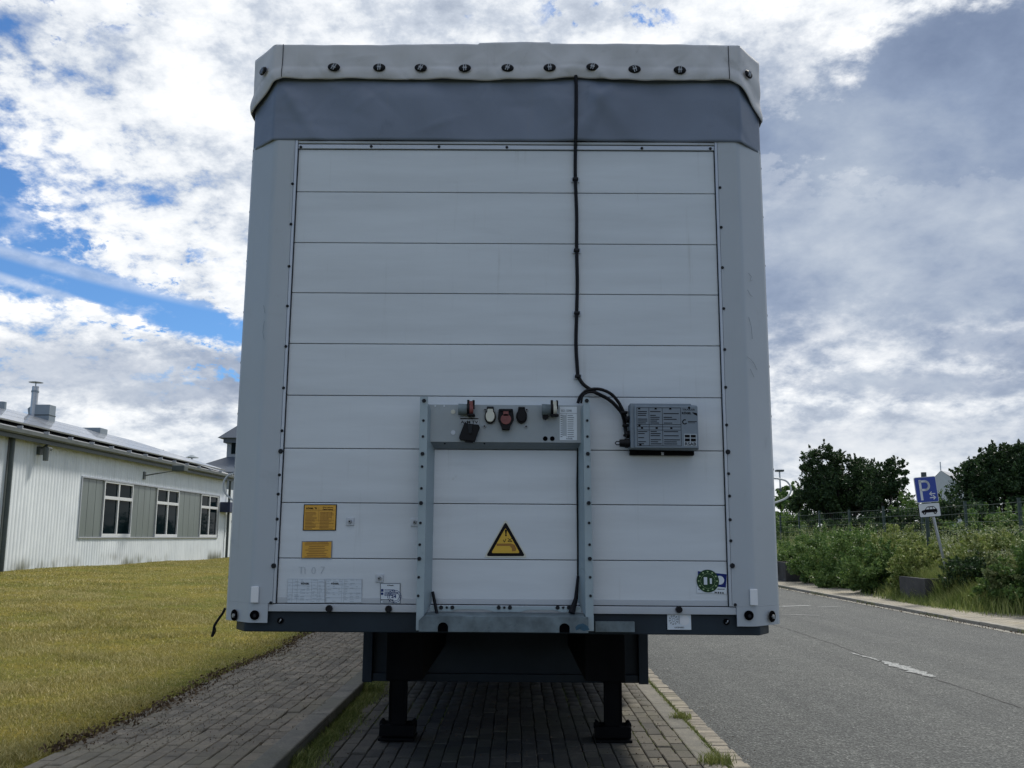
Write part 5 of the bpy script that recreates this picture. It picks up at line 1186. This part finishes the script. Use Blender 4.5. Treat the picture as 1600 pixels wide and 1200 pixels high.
tree('tree', 'looser tree with sparse pointed shoots right of the large dark tree', 'tree', O,
     [(x1, 0, z1-.4, 1.1, 1.0, 1.2, 50, 200, .4), (x2, 0, z2-.4, .75, .7, .6, 22, 110, 1.8), (x3, 0, z3-.4, .5, .5, .35, 9, 70, 2.4)], M['leafdark'], .052, 'trees behind the fence', 5, .12, 1.3, 10)
O = (TP(1575, 840, 31)[0], 31., .4); Yt = 31.
x1, z1 = rel(1560, 775, O); x2, z2 = rel(1590, 735, O); x3, z3 = rel(1530, 755, O); x4, z4 = rel(1640, 765, O); x5, z5 = rel(1562, 722, O)
tree('tree', 'dark round tree at the right edge behind the fence', 'tree', O,
     [(x1, 0, z1-.4, 1.5, 1.3, 1.4, 80, 240, .4), (x2, .2, z2-.4, 1.1, 1.0, 1.0, 46, 200, .7), (x3, 0, z3-.4, .8, .8, .9, 34, 170, .9), (x4, 0, z4-.4, 1.3, 1.2, 1.5, 50, 200, .5), (x5, 0, z5-.4, .8, .7, .65, 26, 150, 1.5)], M['leafdark'], .048, 'trees behind the fence', 8, .18, 1.3, 16)
O = (TP(1228, 840, 52)[0], 52., .3); Yt = 52.; x1, z1 = rel(1226, 800, O); x2, z2 = rel(1236, 775, O)
tree('tree', 'small far tree beside the lamp mast at the trailer edge', 'tree', O, [(x1, 0, z1-.3, 1.3, 1.2, 1.3, 26, 90, .5), (x2, 0, z2-.3, .7, .7, .7, 12, 70, .8)], M['leafmid'], .10, 'trees behind the fence', 9, .12, 1.2, 8)
for i, (px, py, Y, rx, rz, mt, lb) in enumerate(((1445, 790, 35., 1.5, .9, 'leafmid', 'low green thicket below the white house behind the fence'), (1500, 800, 30., 1.3, 1.0, 'leafdark', 'dark low thicket behind the fence right of the parking sign'),
        (1222, 822, 47., 2.2, 1.0, 'leafmid', 'low thicket at the trailer edge under the lamp mast'), (1250, 815, 43., 2.0, .95, 'leafmid', 'low thicket behind the fence left under the large tree'), (1330, 818, 36., 2.2, .8, 'leafdark', 'dark hedge under the large tree'), (1570, 815, 27., 1.9, .9, 'leafmid', 'thicket at the foot of the right-hand tree'), (1405, 812, 33., 1.4, .8, 'leafdark', 'dark thicket between the large tree and the sign'), (1700, 800, 25., 2.2, 1.2, 'leafmid', 'thicket outside the right edge'))):
    p = TP(px, py, Y); tree('bush', lb, 'bush', (p[0], Y, .4), [(0, 0, p[2]-.75, rx, 1.2, rz, 50, 170, .6), (rx*.3, .2, (p[2]-.4)*.45, rx*1.0, 1.2, .7, 30, 130, .1)], M[mt], .05, 'bushes behind the fence', 20+i, .05, .4, 6)
# shrubs on the verge in front of the fence
shr = [(1240, 855, 30., 1.5, .75, 'leafmid', 'green shrub nearest the trailer on the verge'), (1290, 850, 27.5, 1.35, .85, 'leafmid', 'broad green shrub left of the middle of the verge'), (1340, 850, 25., 1.2, .95, 'leafmid', 'shrub in front of the fence at the middle of the verge'),
       (1318, 885, 25.5, 1.1, .5, 'leafmid', 'low green shrub overhanging the pale paving'), (1375, 872, 22.5, .95, .75, 'leafmid', 'leafy green shrub left of the planter'), (1405, 850, 23., .9, .8, 'leafyel', 'yellow-green flowering shrub just left of the parking sign'),
       (1440, 868, 20.6, .75, .6, 'leafyel', 'yellow-green weeds round the foot of the parking sign'), (1478, 858, 21.2, .85, .6, 'leafyel', 'yellow-green shrub right of the parking sign'), (1520, 885, 18.6, .65, .55, 'leafdark', 'dark green shrub right of the planter'),
       (1548, 855, 19.2, .85, .65, 'leafyel', 'tall yellow-green weeds at the right of the verge'), (1590, 880, 17., .6, .6, 'leafpale', 'pale flowering shrub at the right edge'), (1572, 905, 17.2, .6, .4, 'leafmid', 'low green shrub at the right edge'),
       (1430, 895, 21.5, .6, .45, 'leafdark', 'dark shrub with white umbels behind the planter'), (1635, 870, 16.5, .8, .7, 'leafmid', 'shrub just beyond the right edge')]
for i, (px, py, Y, rx, rz, mt, lb) in enumerate(shr):
    p = TP(px, py+20, Y); z0 = .05 if p[0] < 9.4 else float(bank_z(np.array(p[0]), np.array(Y)))
    tree('shrub', lb, 'shrub', (p[0], Y, z0), [(0, 0, p[2]-z0-.1, rx, rx*.8, rz, 60, 200, .9), (0, 0, (p[2]-z0)*.5, rx*.9, rx*.7, (p[2]-z0)*.5, 34, 150, .1)], M[mt], .034, 'shrubs along the verge', 50+i, .03, .25, 7)
# blades (tall grass and weeds), seeds and flowers
def blades(name, X, Y, Z, h, wd, m_, lean=.35, parent=None):
    n = len(X); a = rng.uniform(0, 2*math.pi, n); dx, dy = np.cos(a), np.sin(a); l = h*lean*rng.uniform(.2, 1.4, n); b = rng.uniform(0, 2*math.pi, n)
    B0 = np.stack([X-dx*wd/2, Y-dy*wd/2, Z], 1); B1 = np.stack([X+dx*wd/2, Y+dy*wd/2, Z], 1)
    m0 = np.stack([X+np.cos(b)*l*.35, Y+np.sin(b)*l*.35, Z+h*.6], 1); d = np.stack([dx*wd*.35, dy*wd*.35, 0*h], 1); tip = np.stack([X+np.cos(b)*l, Y+np.sin(b)*l, Z+h*rng.uniform(.8, 1.05, n)], 1)
    V = np.stack([B0, B1, m0+d, m0-d, tip], 1).reshape(-1, 3); o = np.arange(n)*5
    F = np.concatenate([np.stack([o, o+1, o+2], 1), np.stack([o, o+2, o+3], 1), np.stack([o+3, o+2, o+4], 1)])
    return tag(raw(name, V, F, m_, parent, attr=np.repeat(rng.random(n), 5)), kind='stuff')
n = 70000; Y = 14+30*rng.random(n)**1.3; X = 9.45+rng.random(n)*2.3+.3*np.sin(Y*.9)*(rng.random(n) < .5)
k_ = X > 9.2; X, Y = X[k_], Y[k_]; hh = rng.uniform(.18, .95, len(X))*(.6+.5*np.sin(Y*.7+X)**2)*np.clip((X-9.1)/.8, .3, 1)
blades('tall_grass', X, Y, bank_z(X, Y)-.02, hh, .014, M['leafyel'])
# weeds that spill over the pale paving near the planter
n = 26000; X = rng.normal(8.95, .42, n); Y = rng.normal(19.0, 1.1, n); k_ = (X > 8.0); X, Y = X[k_], Y[k_]
blades('spilling_weeds', X, Y, np.full(len(X), .045), rng.uniform(.10, .62, len(X))*np.clip((X-7.9)/.9, .2, 1), .010, M['leafyel'], .5)
n = 20000; Y = rng.uniform(14, 36, n); X = 9.45+.35*rng.random(n)-.65*np.abs(np.sin(Y*.9)*np.sin(Y*2.3))*rng.random(n)
blades('verge_edge_grass', X, Y, np.full(n, .04), rng.uniform(.05, .34, n), .010, M['bladegreen'], .5)
fl = []; 
for _ in range(1000):
    Yc = random.uniform(15, 30); Xc = random.uniform(9.0, 11.0); zc = float(bank_z(np.array(Xc), np.array(Yc)))+random.uniform(.45, 1.15); k = random.randint(6, 16)
    fl.append(np.array([Xc+.3, Yc, zc])+rng.normal(size=(k, 3))*[.05, .05, .015])
V, F, t = leaves(np.concatenate(fl), .014, 1, .9); tag(raw('wild_flowers', V, F, M['flower'], attr=t), kind='stuff')
# weeds crowding the near planter, and tall stalks with seed heads and umbels
n = 12000; X = rng.normal(8.98, .22, n); Y = rng.uniform(18.4, 20.9, n); k_ = (X < 9.12) & (X > 8.5); X, Y = X[k_], Y[k_]
blades('planter_weeds', X, Y, np.full(len(X), .045), rng.uniform(.2, .85, len(X)), .010, M['leafyel'], .45)
n = 8000; Y = 14.5+21*rng.random(n); X = rng.uniform(9.25, 11.2, n); hh = rng.uniform(.6, 1.35, n)*(.75+.35*np.sin(Y*1.9)**2); Z = bank_z(X, Y)
blades('weed_stalks', X, Y, Z, hh, .012, M['leafyel'], .16)
k_ = rng.random(n) < .35; P = np.stack([X[k_], Y[k_], Z[k_]+hh[k_]*.98], 1); P = np.repeat(P, 14, 0)+rng.normal(size=(k_.sum()*14, 3))*[.045, .045, .035]
V, F, t = leaves(P, .014, 1, .8); tag(raw('seed_heads', V, F, M['leafpale'], attr=t), kind='stuff')
# wood closing the far end of the road
Pw = []; rw = np.random.default_rng(5)
for k in range(90):
    x = rw.uniform(-40, 75); h = rw.uniform(2.5, 5.5); q = rw.normal(size=(420, 3)); q /= np.linalg.norm(q, axis=1)[:, None]; q *= (rw.random(420)**.4)[:, None]*np.array([2.6, 2.0, h*.55]); Pw.append(q+np.array([x, 150+rw.uniform(-6, 6), h*.5]))
V, F, t = leaves(np.concatenate(Pw), .26, 1, .7); tag(raw('distant_wood', V, F, M['leafdark'], attr=t), kind='stuff')
# lawn blades
def lawn(n, y0, y1, x0f, hmin, hmax, wd):
    Y = y0+(y1-y0)*rng.random(n); xl = np.maximum(-14.6, -Y*.60-.6); X = SW0-.03-rng.random(n)*(-(xl)+SW0)
    f = np.sin(X*2.1+np.sin(Y*1.3)*2)*np.sin(Y*1.7+np.sin(X*.9)*2)+.6*np.sin(X*5.3+Y*2.2+np.sin(Y*4))*np.sin(Y*4.7-X*1.9)
    keep = (rng.random(n) < np.clip((SW0-X+.02+.05*np.sin(Y*3.1)+.04*np.sin(Y*7.7))/.16, .12, 1)) & (rng.random(n) < np.clip(.62+.45*f, .25, 1)); X, Y, f = X[keep], Y[keep], f[keep]
    return X, Y, lawn_z(X, Y)-.005, rng.uniform(hmin, hmax, len(X))*(.9+.25*np.clip(f, -.6, 1.2)), np.full(len(X), wd)
parts = [lawn(120000, 4.6, 11, 0, .018, .05, .005), lawn(120000, 11, 20, 0, .02, .055, .008), lawn(110000, 20, 46, 0, .02, .06, .014)]
X, Y, Z, hh, wd_ = [np.concatenate([p[i] for p in parts]) for i in range(5)]
blades('lawn_grass', X, Y, Z, hh, wd_, M['blade'], .9)
# brown litter along the lawn edge, weeds in joints and on the bay edge
M['litter'] = leafmat('dry_leaf_litter', (.045, .028, .015), (.10, .062, .032), (.20, .14, .08), 4., .1)
n = 5200; Y = 5.8+rng.random(n)**1.2*26; X = SW0+rng.normal(.02, .055, n)+.05*np.sin(Y*1.9); C = np.stack([X, Y, .10+rng.random(n)*.014], 1); V, F, t = leaves(C, .014, .3, .6); tag(raw('leaf_litter', V, F, M['litter'], attr=t), kind='stuff')
n = 2600; Y = 5.8+rng.random(n)*8; X = SW0+.12+rng.random(n)**2*1.1; C = np.stack([X, Y, .100+rng.random(n)*.004], 1); V, F, t = leaves(C, .007, .05, .5); tag(raw('leaf_litter', V, F, M['litter'], attr=t), kind='stuff')
n = 9000; Y = 5.7+rng.random(n)*3.6; X = XK+.02+np.abs(rng.normal(0, .09, n))*(.55+.5*np.sin(Y*2.3+1)**2)+.0*Y; Z = np.zeros(n)
blades('kerbside_weeds', X, Y, Z-.005, rng.uniform(.01, .085, n)*np.exp(-(X-XK)*4), .006, M['bladegreen'], .9)
def tuft(x, y, r, h, n, label):
    a = rng.normal(0, r, (n, 2)); o = blades('grass_tuft', x+a[:, 0], y+a[:, 1], np.zeros(n)-.003, rng.uniform(.4, 1, n)*h, .006, M['bladegreen'], .8); del o['kind']; tag(o, label, 'grass tuft', 'grass tufts in the paving joints')
p = atZ(572, 1083); tuft(p[0]+.02, p[1], .045, .13, 420, 'bright grass tuft against the left kerb beside the pallet box')
p = atZ(1065, 1122); tuft(p[0], p[1], .035, .06, 260, 'yellow-green tuft in the right kerb joint, farther from the camera')
p = atZ(1120, 1193); tuft(p[0], p[1], .05, .09, 240, 'nearest straggly weed in the right kerb joint')
p = atZ(440, 1196); tuft(p[0]+.06, p[1], .06, .11, 300, 'nearest weed clump against the left kerb')
n = 2600; Y = 5.8+rng.random(n)*6; X = XG+rng.normal(0, .012, n); blades('joint_moss', X, Y, np.zeros(n)-.004, rng.uniform(.006, .028, n), .005, M['bladegreen'], 1.)
n = 1500; Y = rng.uniform(10, 40, n); X = XF+.15+rng.normal(0, .012, n); blades('far_joint_weeds', X, Y, np.zeros(n), rng.uniform(.02, .09, n)*(np.sin(Y*2.)>.3), .008, M['bladegreen'], .6)
n = 5200; ci = rng.integers(0, 26, n); X = XK+w_bay*ci+rng.normal(0, .004, n); Y = 5.7+4*rng.random(n); k_ = (np.sin(X*3.1+1)*np.sin(Y*2.4+X) > .25) & (np.abs(X+.1) > .45); X, Y = X[k_], Y[k_]
blades('joint_sprigs', X, Y, np.zeros(len(X))-.006, rng.uniform(.006, .022, len(X)), .004, M['bladegreen'], 1.)
n = 900; Y = 5.8+rng.random(n)*5; X = rng.uniform(XK+.05, XR, n); C = np.stack([X, Y, np.full(n, .004)], 1); V, F, t = leaves(C, .006, .1, .7); tag(raw('leaf_litter', V, F, M['litter'], attr=t), kind='stuff')
n = 2600; Y = 5.8+rng.random(n)**1.5*25; X = XF+.1+rng.normal(0, .10, n); C = np.stack([X, Y, np.full(n, .008)], 1); V, F, t = leaves(C, .010, .1, .7); tag(raw('leaf_litter', V, F, M['litter'], attr=t), kind='stuff')
n = 420; Y = 5.8+rng.random(n)**1.5*25; X = XA+np.abs(rng.normal(0, .10, n)); C = np.stack([X, Y, np.full(n, .006)], 1); V, F, t = leaves(C, .004, .1, .7); tag(raw('leaf_litter', V, F, M['litter'], attr=t), kind='stuff')
# grit on the paving
n = 900; Y = 5.8+rng.random(n)*6; X = rng.uniform(SW0+.1, XK-.1, n); C = np.stack([X, Y, np.full(n, .103)], 1); V, F, t = leaves(C, .006, .2, .8); tag(raw('grit', V, F, M['gutter'], attr=t), kind='stuff')
